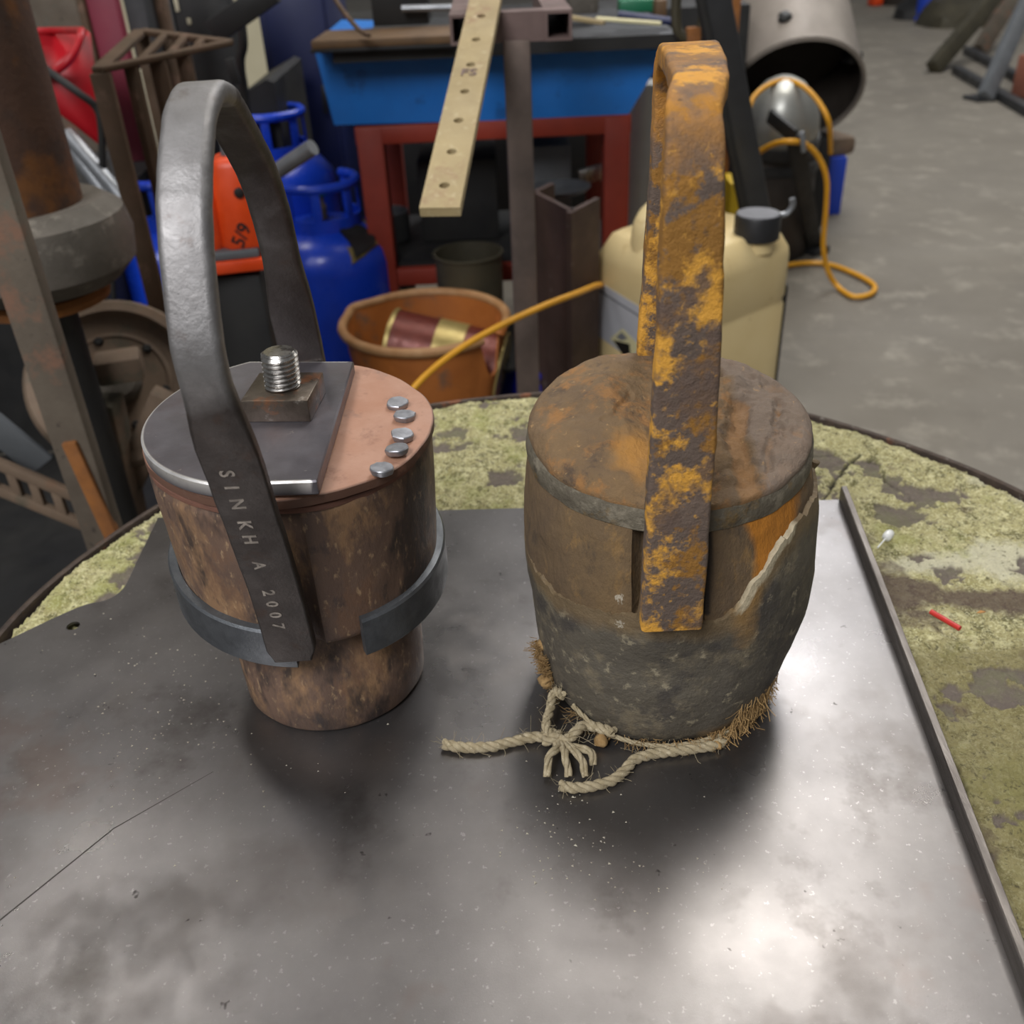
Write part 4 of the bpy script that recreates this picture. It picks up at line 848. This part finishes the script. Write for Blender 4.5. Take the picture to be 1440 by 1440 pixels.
# --- blue tank on a red frame
tk = thing('blue_tank_bench', 'bright blue steel trough on a red oxide frame at the back', 'trough', (V(680, 100, 2.0)[0], 2.1, FZ))
Yt = 1.95
a, b_, c_, d_ = V(440, 62, Yt), V(470, 176, Yt), V(882, 164, Yt), V(938, 70, Yt)
sec = np.array([a, b_, c_, d_])
g = loft([np.c_[sec[:, 0], np.full(4, y), sec[:, 2]] for y in (Yt, Yt+.42)])
obj('tank_body', g, m_bluetank, tk, smooth=20)
ztop = (a[2]+d_[2])/2
tpl = box(((a[0]+d_[0])/2+.028, Yt+.19, ztop+.008), (d_[0]-a[0]-.03, .50, .012), 0, .002); obj('top_plate', tpl, m_darkgrey, tk, label='dark greasy top plate overhanging the trough')
obj('plate_lip', box(((a[0]+d_[0])/2+.028, Yt-.063, ztop+.004), (d_[0]-a[0]-.03, .006, .022)), m_black, tk)
zr_ = V(690, 172, Yt)[2]
for px in (518, 868):
    x = V(px, 180, Yt)[0]
    for y in (Yt+.02, Yt+.38): obj('frame_leg', box((x, y, (FZ+zr_)/2), (.05, .05, zr_-FZ), 0, .003), m_redframe, tk)
xa, xb2 = V(498, 180, Yt)[0], V(888, 168, Yt)[0]
obj('frame_rail', box(((xa+xb2)/2, Yt+.02, zr_-.014), (xb2-xa, .046, .034), 0, .003), m_redframe, tk); obj('frame_rail', box(((xa+xb2)/2, Yt+.38, zr_-.014), (xb2-xa, .046, .034), 0, .003), m_redframe, tk)
zl = V(690, 385, Yt)[2]; obj('lower_rail', box(((xa+xb2)/2, Yt+.02, zl), (xb2-xa, .04, .035), 0, .003), m_redframe, tk)
obj('shelf_board', box(((xa+xb2)/2, Yt+.2, zl+.02), (xb2-xa-.06, .36, .012)), m_black, tk)
# under the bench
tag(obj('grey_box', wbox(738, 205, 803, 285, 2.08, .2, z0=zl+.027), m_grey), 'plain grey steel box on the shelf under the trough', 'box')
tag(obj('bright_offcut', bar(V(815, 250, 2.1), V(850, 240, 2.1), .02, .03), m_bright), 'shiny flat offcut lying in the dark beneath the trough', 'offcut')
tag(obj('steel_dish', lathe([(.03, 0), (.05, .004), (.062, .014), (.06, .014), (.048, .006), (.02, .004)], V(788, 272, 1.98), 28), m_lgrey), 'shallow shiny steel dish under the trough right of the tube post', 'dish')
tag(obj('dark_crate', wbox(590, 225, 700, 330, 2.1, .2, z0=zl+.027), m_black), 'black crate on the shelf under the trough behind the holed bar', 'crate')
tag(obj('steel_sheet_roll', tube([V(890, 310, 2.45), V(912, 115, 2.45)], .05, 20), m_rollw), 'bright steel roll standing right of the red frame', 'roll')
tag(obj('dark_cupboard', box((.12, 3.0, FZ+.32), (1.15, .3, .64), 0, .006), m_black), 'long low black cupboard in the dark behind the trough', 'cupboard')  # dark backdrop added to keep the gap under the trough black
# on the bench
zt_ = ztop + .014
def onb(px, py): return W(px, py, zt_)
tr = thing('wooden_tray', 'greasy brown wooden board at left front of the trough top', 'board', tuple(onb(540, 60)))
pb = V(540, 60, Yt-.06)
obj('board_top', box((pb[0], Yt-.01, zt_+.012), (.245, .16, .014), math.radians(-2), .003), m_trayboard, tr); obj('dark_underside', box((pb[0], Yt-.01, zt_+.002), (.25, .16, .006), math.radians(-2), .001), m_black, tr)
zz2 = zt_+.012
tag(obj('thin_rod', tube([V(565, 12, 2.0), V(650, 10, 2.0)], .006, 10), m_lgrey), 'thin bright rod lying at top of the trough', 'rod')
tag(obj('flexible_lead', tube(spline([V(460, -20, 1.9), V(482, 15, 1.86), V(505, 42, 1.83), V(520, 50, 1.82)], 8), .004, 8), m_rack), 'thin brown lead drooping onto the wooden board', 'lead')
tag(obj('black_vice', wbox(520, -60, 600, 36, 2.02, .12), m_black), 'black lump of machine on the trough behind the board', 'machine')
tag(obj('wood_rule', bar(V(838, 26, 1.95), V(930, 33, 1.93), .018, .006), m_ruler), 'cream rule lying on the trough top right', 'rule')
tag(obj('pencil', bar(V(795, 24, 1.95), V(850, 32, 1.9), .012, .008), m_board), 'short tan wooden stick left of the cream rule', 'stick')
tag(obj('blue_pen', tube([V(870, 20, 2.0), V(945, 30, 1.97)], .007, 10), m_bluedk), 'dark blue pen behind the cream rule', 'pen')
tag(obj('green_box', wbox(872, 0, 922, 18, 2.15, .05), m_green), 'small green box at back of the trough top', 'box')
tag(obj('tan_block', wbox(922, 0, 938, 26, 2.1, .04), m_trayboard), 'small tan wooden block right of the green box', 'block')
tag(obj('steel_block', wbox(800, -20, 842, 20, 2.1, .05), m_castiron), 'dull grey iron block behind the tan stick', 'block')
# --- tube stand with a square section head, and the holed bar on it
Yp = 1.42
pt, pb_ = V(724, 54, Yp), V(728, 400, Yp)
ts = thing('pipe_stand', 'square steel tube stand with open ended crosshead before the trough', 'stand', (pt[0], Yp, FZ))
obj('stand_tube', box((pt[0]+.002, Yp, (FZ+pt[2])/2), (.036, .036, pt[2]-FZ), 0, .003), m_tubegrey, ts)
obj('stand_foot', box((pt[0], Yp, FZ+.006), (.11, .14, .012), 0, .002), m_tubegrey, ts)
def rhs(a, b, w_, h_, name):
    a = np.array(a); b = np.array(b); d = b-a; d /= np.linalg.norm(d); s_ = np.cross(d, [0, 0, 1.]); s_ /= np.linalg.norm(s_); u = np.cross(s_, d); th_ = .004
    O = lambda p, k: np.array([p+s_*(w_/2-k)*i+u*(h_/2-k)*j for i, j in ((1, 1), (-1, 1), (-1, -1), (1, -1))])
    obj(name, loft([O(a, th_), O(a, 0), O(b, 0), O(b, th_), O(a, th_)], cap=False), m_rhs, ts, smooth=20)
hz = pt[2] + .015
x0_, x1_ = V(652, 35, Yp)[0], V(784, 30, Yp)[0]
rhs((x0_, Yp-.02, hz), (x0_, Yp+.35, hz), .036, .036, 'head_arm'); rhs((x1_, Yp-.02, hz), (x1_, Yp+.35, hz), .036, .036, 'head_arm'); rhs((x0_+.018, Yp+.005, hz), (x1_-.018, Yp+.005, hz), .04, .036, 'cross_tube')
hb_ = thing('holed_bar', 'long pale bar with a row of holes jutting toward the viewer', 'bar', tuple(V(650, 150, 1.3)))
ea, eb = V(618, 292, .97), V(693, -52, 1.52)
d_ = (eb-ea); Lb = np.linalg.norm(d_); d_ /= Lb; s_ = np.cross(d_, [0, 0, 1.]); s_ /= np.linalg.norm(s_); u_ = np.cross(s_, d_)
bm = bmesh.new(); hw = .0205
nh = 9; pit = Lb/(nh+.15); cs = [(pit*(k+.62)) for k in range(nh)]
pts0 = [(-hw, 0), (hw, 0), (hw, Lb), (-hw, Lb)]
def wire2(pts):
    vs = [bm.verts.new((a_, b__, 0)) for a_, b__ in pts]; return [bm.edges.new((vs[i], vs[(i+1) % len(vs)])) for i in range(len(vs))]
E_ = wire2(pts0)
for c0 in cs: E_ += wire2([(.0055*math.cos(q_), c0+.0055*math.sin(q_)) for q_ in np.linspace(0, 2*PI, 16, endpoint=False)])
bmesh.ops.triangle_fill(bm, edges=E_, use_beauty=True)
for f_ in list(bm.faces):
    ce = f_.calc_center_median()
    if any(math.hypot(ce.x, ce.y-c0) < .005 for c0 in cs): bm.faces.remove(f_)
ret = bmesh.ops.extrude_face_region(bm, geom=bm.faces[:])
for v in ret['geom']:
    if isinstance(v, bmesh.types.BMVert): v.co.z -= .010
bmesh.ops.recalc_face_normals(bm, faces=bm.faces[:]); bm.verts.index_update()
vv = np.array([v.co[:] for v in bm.verts]); g = G(); g.add(ea + vv[:, :1]*s_ + vv[:, 1:2]*d_ + vv[:, 2:3]*u_, [[v.index for v in f_.verts] for f_ in bm.faces]); bm.free()
obj('bar_body', g, m_board, hb_, smooth=20)
for k, t_ in ((.60, '5'), (.575, '7')):
    pass
pm = ea + d_*Lb*.47 + u_*.0006; obj('faded_writing', textmesh('FS', .022, pm, s_, d_, .0003), m_rhs, hb_, smooth=0, label='faded reddish writing')
# --- H beam offcut, pot, grey pipe
hbm = thing('beam_offcut', 'red brown steel beam offcut standing upright beside the jerrycan', 'beam', (V(792, 400, 1.62)[0], 1.66, FZ))
p1, p2 = V(752, 272, 1.68), V(805, 296, 1.55); p3 = V(840, 284, 1.62)
zT = p2[2]
def wall_(a, b, th_, nm):
    a = np.array(a[:2]); b = np.array(b[:2]); d = (b-a)/np.linalg.norm(b-a); n_ = np.array([-d[1], d[0]])*th_/2
    poly = np.array([a+n_, a-n_, b-n_, b+n_]); obj(nm, prism(poly, FZ, zT), m_hbeam, hbm, smooth=20)
dwf = (p2-p1)[:2]; f1a = V(735, 285, 1.60); 
wall_(p1, p2, .008, 'beam_web')
dirf = np.array(p3[:2])-np.array(p2[:2])
wall_(np.array(p2[:2])-dirf*.15, np.array(p3[:2]), .010, 'beam_flange'); wall_(np.array(p1[:2])-dirf*.5, np.array(p1[:2])+dirf*.7, .010, 'beam_flange')
pp = V(660, 350, 1.95)
tag(obj('tin_pot', lathe([(.055, FZ), (.062, FZ+.005), (.066, V(660, 345, 1.9)[2]-.006), (.069, V(660, 345, 1.9)[2]-.004), (.069, V(660, 345, 1.9)[2]), (.064, V(660, 345, 1.9)[2]), (.058, FZ+.02)], (pp[0], 1.86, 0), 40, cap=True), m_pot), 'tall dull olive tin open at the top behind the orange bucket', 'tin')
pp = V(547, 330, 2.14); zt2 = V(547, 298, 2.14)[2]
tag(obj('grey_pipe', lathe([(.040, FZ), (.047, FZ), (.047, zt2), (.040, zt2), (.039, FZ+.05)], (pp[0]+.0, 2.15, 0), 32), m_grey), 'grey upright pipe offcut between the gas bottle and olive tin', 'pipe')
# --- orange bucket with tin inside
zrim = V(597, 447, 1.66)[2]; cb_ = V(597, 447, 1.66); rB = (V(716, 447, 1.66)[0]-V(478, 447, 1.66)[0])/2
bk = thing('plastic_bucket', 'dirty orange plastic bucket with a split rim behind the table', 'bucket', (cb_[0], cb_[1], FZ))
nB = 96; tb_ = np.linspace(0, 2*PI, nB, endpoint=False)
notch = np.exp(-((np.degrees(tb_)-325)/9.)**4) 
spout = np.exp(-((np.degrees(tb_)-150)/10.)**2)*.012
def br(r, z, cut=0.): return np.c_[cb_[0]+(r+spout*(z > zrim-.05))*np.cos(tb_), cb_[1]+(r+spout*(z > zrim-.05))*np.sin(tb_), np.full(nB, z)-cut*notch]
zb_ = FZ+.002
obj('bucket_shell', loft([br(rB*.70, zb_), br(rB*.72, zb_+.005), br(rB*.93, zrim-.05, .05), br(rB*.955, zrim-.006, .075), br(rB*.93, zrim-.006, .075), br(rB*.90, zrim-.05, .05), br(rB*.69, zb_+.012), br(rB*.1, zb_+.012)], cap=True), m_bucket, bk, smooth=50)
ang_ = np.radians(np.linspace(325+11, 325+360-11, 90))
spo = lambda a_: np.exp(-((np.degrees(a_) % 360-150)/10.)**2)*.012
rimp = np.c_[cb_[0]+(rB*.975+spo(ang_))*np.cos(ang_), cb_[1]+(rB*.975+spo(ang_))*np.sin(ang_), np.full(90, zrim-.005)]
obj('bucket_rim', tube(rimp, .0085, 10), m_bucketrim, bk, label='paler rolled rim')
obj('split_end', lathe([(.004, -.012), (.011, -.008), (.012, .004), (.006, .012)], rimp[0], 12, axis=(.3, .4, 1)), m_bucket, bk)
ta_, tb2 = V(552, 488, 1.70), V(704, 522, 1.66); axd = (tb2-ta_); axd /= np.linalg.norm(axd); ce_ = (ta_+tb2)/2
tn = thing('paint_tin', 'red brown tin with a pale brassy band lying in the orange bucket', 'tin', tuple(ce_-np.array([0, 0, .072])))
Lt = np.linalg.norm(tb2-ta_)/2
obj('tin_body', lathe([(.066, -Lt), (.071, -Lt+.003), (.071, -.02), (.071, Lt-.003), (.066, Lt)], ce_, 44, axis=axd), m_tin, tn)
obj('band', lathe([(.0712, -.022), (.0722, -.021), (.0722, .032), (.0712, .033)], ce_, 44, axis=axd, cap=False), m_tinstripe, tn, label='pale brassy band')
for sg in (-1, 1): obj('end_rim', lathe([(.064, sg*Lt-.004), (.073, sg*Lt-.004), (.074, sg*Lt), (.073, sg*Lt+.004), (.064, sg*Lt+.003)], ce_, 44, axis=axd), m_tinstripe, tn)
# --- blue crate with a dark lid
cr = thing('blue_crate', 'low dark blue plastic crate under a black sheet behind the table', 'crate', (V(770, 510, 1.75)[0], 1.75, FZ))
cc = V(772, 520, 1.75); zt3 = V(772, 500, 1.75)[2]
Rz = math.radians(24)
obj('crate_box', box((cc[0], 1.80, (FZ+zt3)/2), (.20, .22, zt3-FZ), Rz, .006), m_bluecrate, cr); obj('crate_rim', box((cc[0], 1.80, zt3-.006), (.214, .234, .014), Rz, .004), m_bluecrate, cr)
obj('black_lid', box((cc[0]-.02, 1.83, zt3+.006), (.25, .24, .008), Rz, .002), m_black, cr)
for k in range(4): 
    q_ = np.array([cc[0], 1.80]) + np.array([[math.cos(Rz), -math.sin(Rz)], [math.sin(Rz), math.cos(Rz)]]) @ np.array([-.075+.05*k, -.112]); obj('crate_rib', box((q_[0], q_[1], (FZ+zt3)/2-.01), (.010, .006, zt3-FZ-.03), Rz, .001), m_bluecrate, cr)
# --- jerrycan
jx = V(982, 400, 1.60); JC = np.array([jx[0], 1.66]); JR = math.radians(38); zj = V(1000, 348, 1.55)[2]
jc = thing('jerrycan', 'cream plastic jerrycan with black cap and hazard label behind the old bucket handle', 'jerrycan', (JC[0], JC[1], FZ))
cj, sj = math.cos(JR), math.sin(JR); RJ = np.array([[cj, -sj], [sj, cj]])
tq = np.linspace(0, 2*PI, 80, endpoint=False)
def sup(wx, wy, p=9.): 
    x = np.sign(np.cos(tq))*np.abs(np.cos(tq))**(2/p)*wx; y = np.sign(np.sin(tq))*np.abs(np.sin(tq))**(2/p)*wy; return np.c_[x, y]
def jring(wx, wy, z, off=0.): q_ = sup(wx, wy); q_ = q_ + [off, 0]; return np.c_[q_ @ RJ.T + JC, np.full(len(tq), z)]
HX, HY = .137, .118
obj('can_body', loft([jring(HX*.85, HY*.85, FZ+.001), jring(HX*.97, HY*.97, FZ+.012), jring(HX, HY, FZ+.03), jring(HX, HY, FZ+.266), jring(HX*.982, HY*.98, FZ+.272), jring(HX*.982, HY*.98, FZ+.278), jring(HX, HY, FZ+.284), jring(HX, HY, zj-.05), jring(HX*.985, HY*.98, zj-.036), jring(HX*.86, HY*.84, zj-.004), jring(HX*.80, HY*.78, zj), jring(HX*.2, HY*.2, zj-.002)]), m_jug, jc, smooth=50)
def jl(x, y): return RJ @ np.array([x, y]) + JC
def jp(x, y, z): q_ = jl(x, y); return np.array([q_[0], q_[1], z])
hp_ = spline([jp(-.100, .02, zj-.02), jp(-.096, .02, zj+.018), jp(-.07, .02, zj+.036), jp(-.02, .01, zj+.040), jp(.015, 0, zj+.032), jp(.035, 0, zj-.006)], 8)
obj('moulded_handle', tube(hp_, .026, 14), m_jug, jc, smooth=60)
cpz = V(1066, 302, 1.6); capc = np.array([V(1066, 305, 1.62)[0], 1.62])
capz = V(1066, 300, 1.62)[2]
obj('neck', lathe([(.030, zj-.03), (.030, capz-.02), (.028, capz-.02)], (capc[0], capc[1], 0), 28), m_jug, jc)
obj('cap', lathe([(.036, capz-.042), (.0385, capz-.040), (.0385, capz-.004), (.0365, capz), (.034, capz)], (capc[0], capc[1], 0), 36), m_cap, jc, label='black screw cap')
obj('cap_top', lathe([(.036, capz-.001), (.0345, capz+.0012), (.01, capz+.0012)], (capc[0], capc[1], 0), 36), m_capdust, jc, label='dusty grey cap top')
obj('cap_tab', tube(spline([(capc[0]+.036, capc[1], capz-.005), (capc[0]+.048, capc[1], capz-.002), (capc[0]+.056, capc[1], capz+.01), (capc[0]+.054, capc[1], capz+.022)], 6), .005, 8), m_lgrey, jc, label='pale curved cap tab')
# label on the left-hand face, with its diamond pictogram
def jface(u, z, off): return jp(-HX-off, u, z)      # face that looks to the left front
lt = .0012
def onface(px, py, off):
    nx = RJ @ np.array([-1, 0]); p0 = jl(-HX-off, 0); d = ray(px, py); tpar = ((p0-CP[:2])@nx)/(d[:2]@nx); return CP + d*tpar
def patch(pts, m_, nm, off, lab=None):
    q_ = np.array([onface(px, py, off) for px, py in pts]); nx = RJ @ np.array([-1, 0]); nn = np.array([nx[0], nx[1], 0]); obj(nm, loft([q_-nn*.002, q_]), m_, jc, smooth=0, label=lab)
patch([(838, 394), (908, 437), (908, 520), (838, 470)], m_label, 'paper_label', lt, 'pale grey paper label')
patch([(838, 405), (908, 449), (908, 451.5), (838, 407.5)], m_capdust, 'label_rule', lt+.0006)
patch([(875, 462), (902, 489), (882, 505), (858, 476)], m_ruler, 'hazard_diamond', lt+.0006, 'white hazard diamond')
patch([(862, 478), (885, 484), (886, 497), (878, 503)], m_marker, 'pictogram', lt+.0012, 'black lower part of the hazard pictogram')
patch([(866, 474), (874, 467), (882, 476), (874, 479)], m_capdust, 'pictogram', lt+.0012)
# --- black lever leaning behind the jerrycan
ba, bb = V(1070, 320, 1.86), V(1006, -10, 1.78)
bl = thing('leaning_bar', 'long dark steel bar leaning upright behind the rusted handle', 'bar', (ba[0], 1.86, FZ))
dd = (bb-ba)/(bb-ba)[2]
obj('bar_shaft', bar(ba+dd*(-.09), bb+dd*.1, .044, .03, up=(0, 1, 0), bev=.004), m_darkgrey, bl)
obj('bar_edge', bar(ba+dd*(-.09)+[-.028, -.006, 0], bb+dd*.1+[-.028, -.006, 0], .012, .03, up=(0, 1, 0), bev=.002), m_black, bl)
xk = ba-dd*.1; tag(obj('black_tool_box', box((xk[0]-.06, 1.86, (FZ+xk[2])/2), (.16, .1, xk[2]-FZ), 0, .004), m_black), 'black box behind the jerrycan that carries the leaning bar', 'box')
tag(obj('black_rack_post', wbox(985, -60, 1022, 300, 2.0, .04, z0=FZ), m_black), 'black post left of the leaning bar', 'post')
ey = thing('eye_hook', 'dark rusty eye hook above the top of the old handle', 'hook', tuple(V(968, 50, 1.85)))
obj('eye', tube(spline([V(966, 55, 1.85), V(952, 40, 1.85), V(952, -10, 1.85), V(962, -40, 1.85), V(984, -40, 1.85), V(990, 0, 1.85), V(986, 40, 1.85), V(976, 55, 1.85)], 6), .009, 8), m_pot, ey); obj('hook_shank', bar(V(975, 38, 1.85), V(972, 130, 1.85), .024, .02, up=(0, 1, 0)), m_orangerust, ey)
tag(obj('brown_strip', wbox(1028, -40, 1042, 60, 2.3, .03, z0=FZ), m_orangerust), 'rusty brown strip between leaning bar and grey drum', 'strip')
# --- grey drum machine, spun cone, stand
Yd = 2.95
dc_ = V(1118, 132, Yd); axd = np.array([-.05, -.82, -.55]); axd /= np.linalg.norm(axd)
dr = thing('drum_machine', 'big grey drum lying open with a dark hollow inside, at the back right', 'drum', (dc_[0], Yd, FZ))
rD = .19
obj('drum_shell', lathe([(.12, -.40), (rD*.93, -.385), (rD*.98, -.30), (rD, -.02), (rD*1.02, 0), (rD*.97, .006), (rD*.95, 0), (rD*.93, -.2), (.02, -.22)], dc_, 56, axis=axd, cap=True), m_drum, dr, smooth=40)
obj('drum_hollow', lathe([(rD*.945, -.006), (rD*.925, -.195), (.03, -.21)], dc_ , 48, axis=axd, cap=False), m_drumin, dr, label='dark hollow inside of the drum')
p = V(1103, 28, Yd-.02); obj('drum_knob', lathe([(.018, 0), (.02, .012), (.012, .02)], p, 12, axis=(0, -.5, 1)), m_black, dr)
p = V(1198, 80, Yd); obj('side_lug', box(p, (.04, .05, .03), .3, .005), m_black, dr)
obj('drum_cradle', box((dc_[0], Yd+.12, (FZ+dc_[2]-.12)/2), (.26, .24, dc_[2]-.12-FZ), 0, .01), m_black, dr)
cn = V(1098, 165, 2.70)
sc_ = thing('spun_cone', 'shiny spun steel cone in front of the grey drum', 'cone', tuple(cn))
obj('cone_shell', lathe([(.03, .10), (.055, .085), (.082, .05), (.10, .005), (.104, -.04), (.1, -.045), (.08, -.04)], cn, 44, axis=(-.05, -.25, 1)), m_cone, sc_, smooth=60)
obj('cone_collar', lathe([(.106, -.075), (.110, -.06), (.108, -.042), (.09, -.04)], cn, 40, axis=(-.05, -.25, 1)), m_darkgrey, sc_)
ck = V(1105, 290, 2.58)
kg = thing('black_keg', 'dark round steel keg under the spun cone', 'keg', (ck[0], 2.76, FZ))
zk = cn[2]-.06
obj('keg_body', lathe([(.11, FZ), (.125, FZ+.015), (.128, FZ+.15), (.124, zk-.03), (.108, zk), (.08, zk+.004)], (ck[0]-.005, 2.76, 0), 44), m_drumin, kg, smooth=50)
obj('keg_band', lathe([(.1285, -.26), (.131, -.258), (.131, -.235), (.1285, -.233)], (ck[0]-.005, 2.76, 0), 44, cap=False), m_darkgrey, kg)
pr_ = thing('prop_leg', 'flat black prop leaning on the dark keg with bent top', 'prop', tuple(W(1146, 352, FZ)))
b0 = W(1146, 355, FZ); b1 = V(1118, 192, 2.38); b2_ = V(1082, 162, 2.46)
obj('prop_bar', bar(b0+[0, 0, .006], b1, .042, .012, up=(0, 1, 0)), m_black, pr_); obj('bent_top', bar(b1, b2_, .035, .012, up=(0, 1, .4)), m_black, pr_)
obj('bright_fold', bar(b1+[.012, -.008, .012], b1+[.022, -.01, -.035], .012, .008, up=(0, 1, 0)), m_lgrey, pr_, label='bright folded corner'); obj('prop_foot', box(b0+[-.005, -.0, .012], (.06, .07, .022), .5, .004), m_darkgrey, pr_)
tag(obj('blue_tool_box', wbox(1164, 222, 1188, 285, 3.1, .2, z0=FZ), m_bluecyl), 'small blue box on the floor right of the keg', 'box')
tag(obj('brown_bundle', box((V(1180, 205, 3.1)[0], 3.2, V(1180, 205, 3.1)[2]-.01), (.1, .16, .06), .3, .02), m_brown), 'brown rag bundle on top of the small blue box', 'bundle')
tag(obj('yellow_box', wbox(1026, 258, 1052, 300, 2.2, .1, z0=FZ), m_yellow), 'yellow plastic box half hidden behind the leaning bar', 'box')
# --- yellow cable
cab = [V(552, 600, 1.2), V(575, 555, 1.22), V(610, 518, 1.25), V(660, 482, 1.29), V(716, 452, 1.33), V(770, 428, 1.37), V(810, 413, 1.43), V(842, 401, 1.60), V(856, 405, 1.84), V(900, 420, 2.0), V(980, 420, 2.15), W(1050, 395, FZ+.012), W(1085, 380, FZ+.012), W(1120, 371, FZ+.010), W(1160, 371, FZ+.010), W(1195, 382, FZ+.010), W(1228, 400, FZ+.010), W(1225, 413, FZ+.010), W(1200, 417, FZ+.010), W(1178, 403, FZ+.012), V(1164, 380, 2.42), V(1158, 345, 2.42), V(1162, 290, 2.42), V(1162, 250, 2.42), V(1150, 220, 2.42), V(1132, 203, 2.40), V(1112, 199, 2.36), V(1090, 202, 2.40), V(1068, 214, 2.46), V(1050, 232, 2.52)]
cs_ = spline(cab, 10)
tag(obj('yellow_cable', tube(cs_, np.interp(np.arange(len(cs_)), [0, 60, 110, len(cs_)], [.0046, .0050, .0068, .0068]), 10), m_cable), 'yellow power cable running over the bucket and looping on the floor', 'cable')
cab2 = [V(1050, 175, 2.56), V(1058, 140, 2.60), V(1080, 120, 2.64), V(1105, 113, 2.68), V(1130, 122, 2.62), V(1152, 145, 2.58), V(1166, 175, 2.56), V(1168, 215, 2.62)]
tag(obj('yellow_cable', tube(spline(cab2, 10), .0065, 10), m_cable), 'second yellow cable hooked over the top of the spun cone', 'cable')
# --- far right: trestle and bits
tl = thing('steel_trestle', 'grey and olive steel trestle frame at the top right', 'trestle', tuple(W(1385, 120, FZ)))
def leg(p0, p1, Y1, w_, m_, nm): obj(nm, bar(W(*p0, FZ+.02), V(*p1, Y1), w_, w_*.7, up=(0, 1, 0), bev=.004), m_, tl)
leg((1312, 97), (1420, -30), 6.2, .085, m_pot, 'trestle_leg'); leg((1377, 72), (1440, -30), 6.6, .085, m_post, 'trestle_leg'); leg((1385, 137), (1446, 0), 5.2, .07, m_grey, 'trestle_leg')
obj('base_bar', bar(W(1345, 98, FZ+.02), W(1450, 158, FZ+.02), .05, .04), m_darkgrey, tl); obj('base_bar', bar(W(1360, 70, FZ+.02), W(1470, 130, FZ+.02), .05, .04), m_darkgrey, tl)
obj('floor_plate', box(W(1385, 137, FZ+.008), (.16, .12, .016), .2, .003), m_darkgrey, tl)
tag(obj('red_block', box(W(1480, 108, FZ+.10), (.2, .26, .18), .35, .01), m_redbrown), 'brick red block at the right edge beneath the trestle', 'block')
bp = W(1308, 30, FZ); tag(obj('blue_pole', lathe([(.09, FZ), (.09, FZ+.02), (.075, FZ+.03), (.075, FZ+.75), (.07, FZ+.78)], (bp[0], bp[1]+.1, 0), 24), m_bluecyl), 'bright blue upright cylinder far off at the top right', 'cylinder')
for k, (px, py, s_2, m_, lab) in enumerate(((1295, 25, .22, m_black, 'black heap of scrap left of the far blue cylinder'), (1340, 34, .28, m_pot, 'olive heap of scrap right of the far blue cylinder'), (1262, 5, .2, m_drumin, 'dark scrap lump at the far top edge beside the red piece'), (1240, 90, .0, None, ''))):
    if m_ is None: continue
    q_ = W(px, py, FZ); u = lathe([(s_2, 0), (s_2*.95, s_2*.3), (s_2*.6, s_2*.55), (s_2*.1, s_2*.65)], (q_[0], q_[1], FZ), 20); u.v[:, :2] += .5*s_2*(np.c_[vn(u.v, 4/s_2*.3, 3, 3), vn(u.v, 4/s_2*.3, 5, 3)]-.5); u.v[:, 2] = np.maximum(FZ, u.v[:, 2] + .5*s_2*(vn(u.v, 2/s_2, 9, 3)-.5)*(u.v[:, 2] > FZ+.01))
    tag(obj('scrap_heap', u, m_, smooth=30), lab, 'scrap')
q_ = W(1230, 8, FZ); tag(obj('red_piece', box((q_[0], q_[1], FZ+.05), (.10, .1, .1), .3, .02), m_orange), 'small red piece on the floor at the top edge', 'piece')
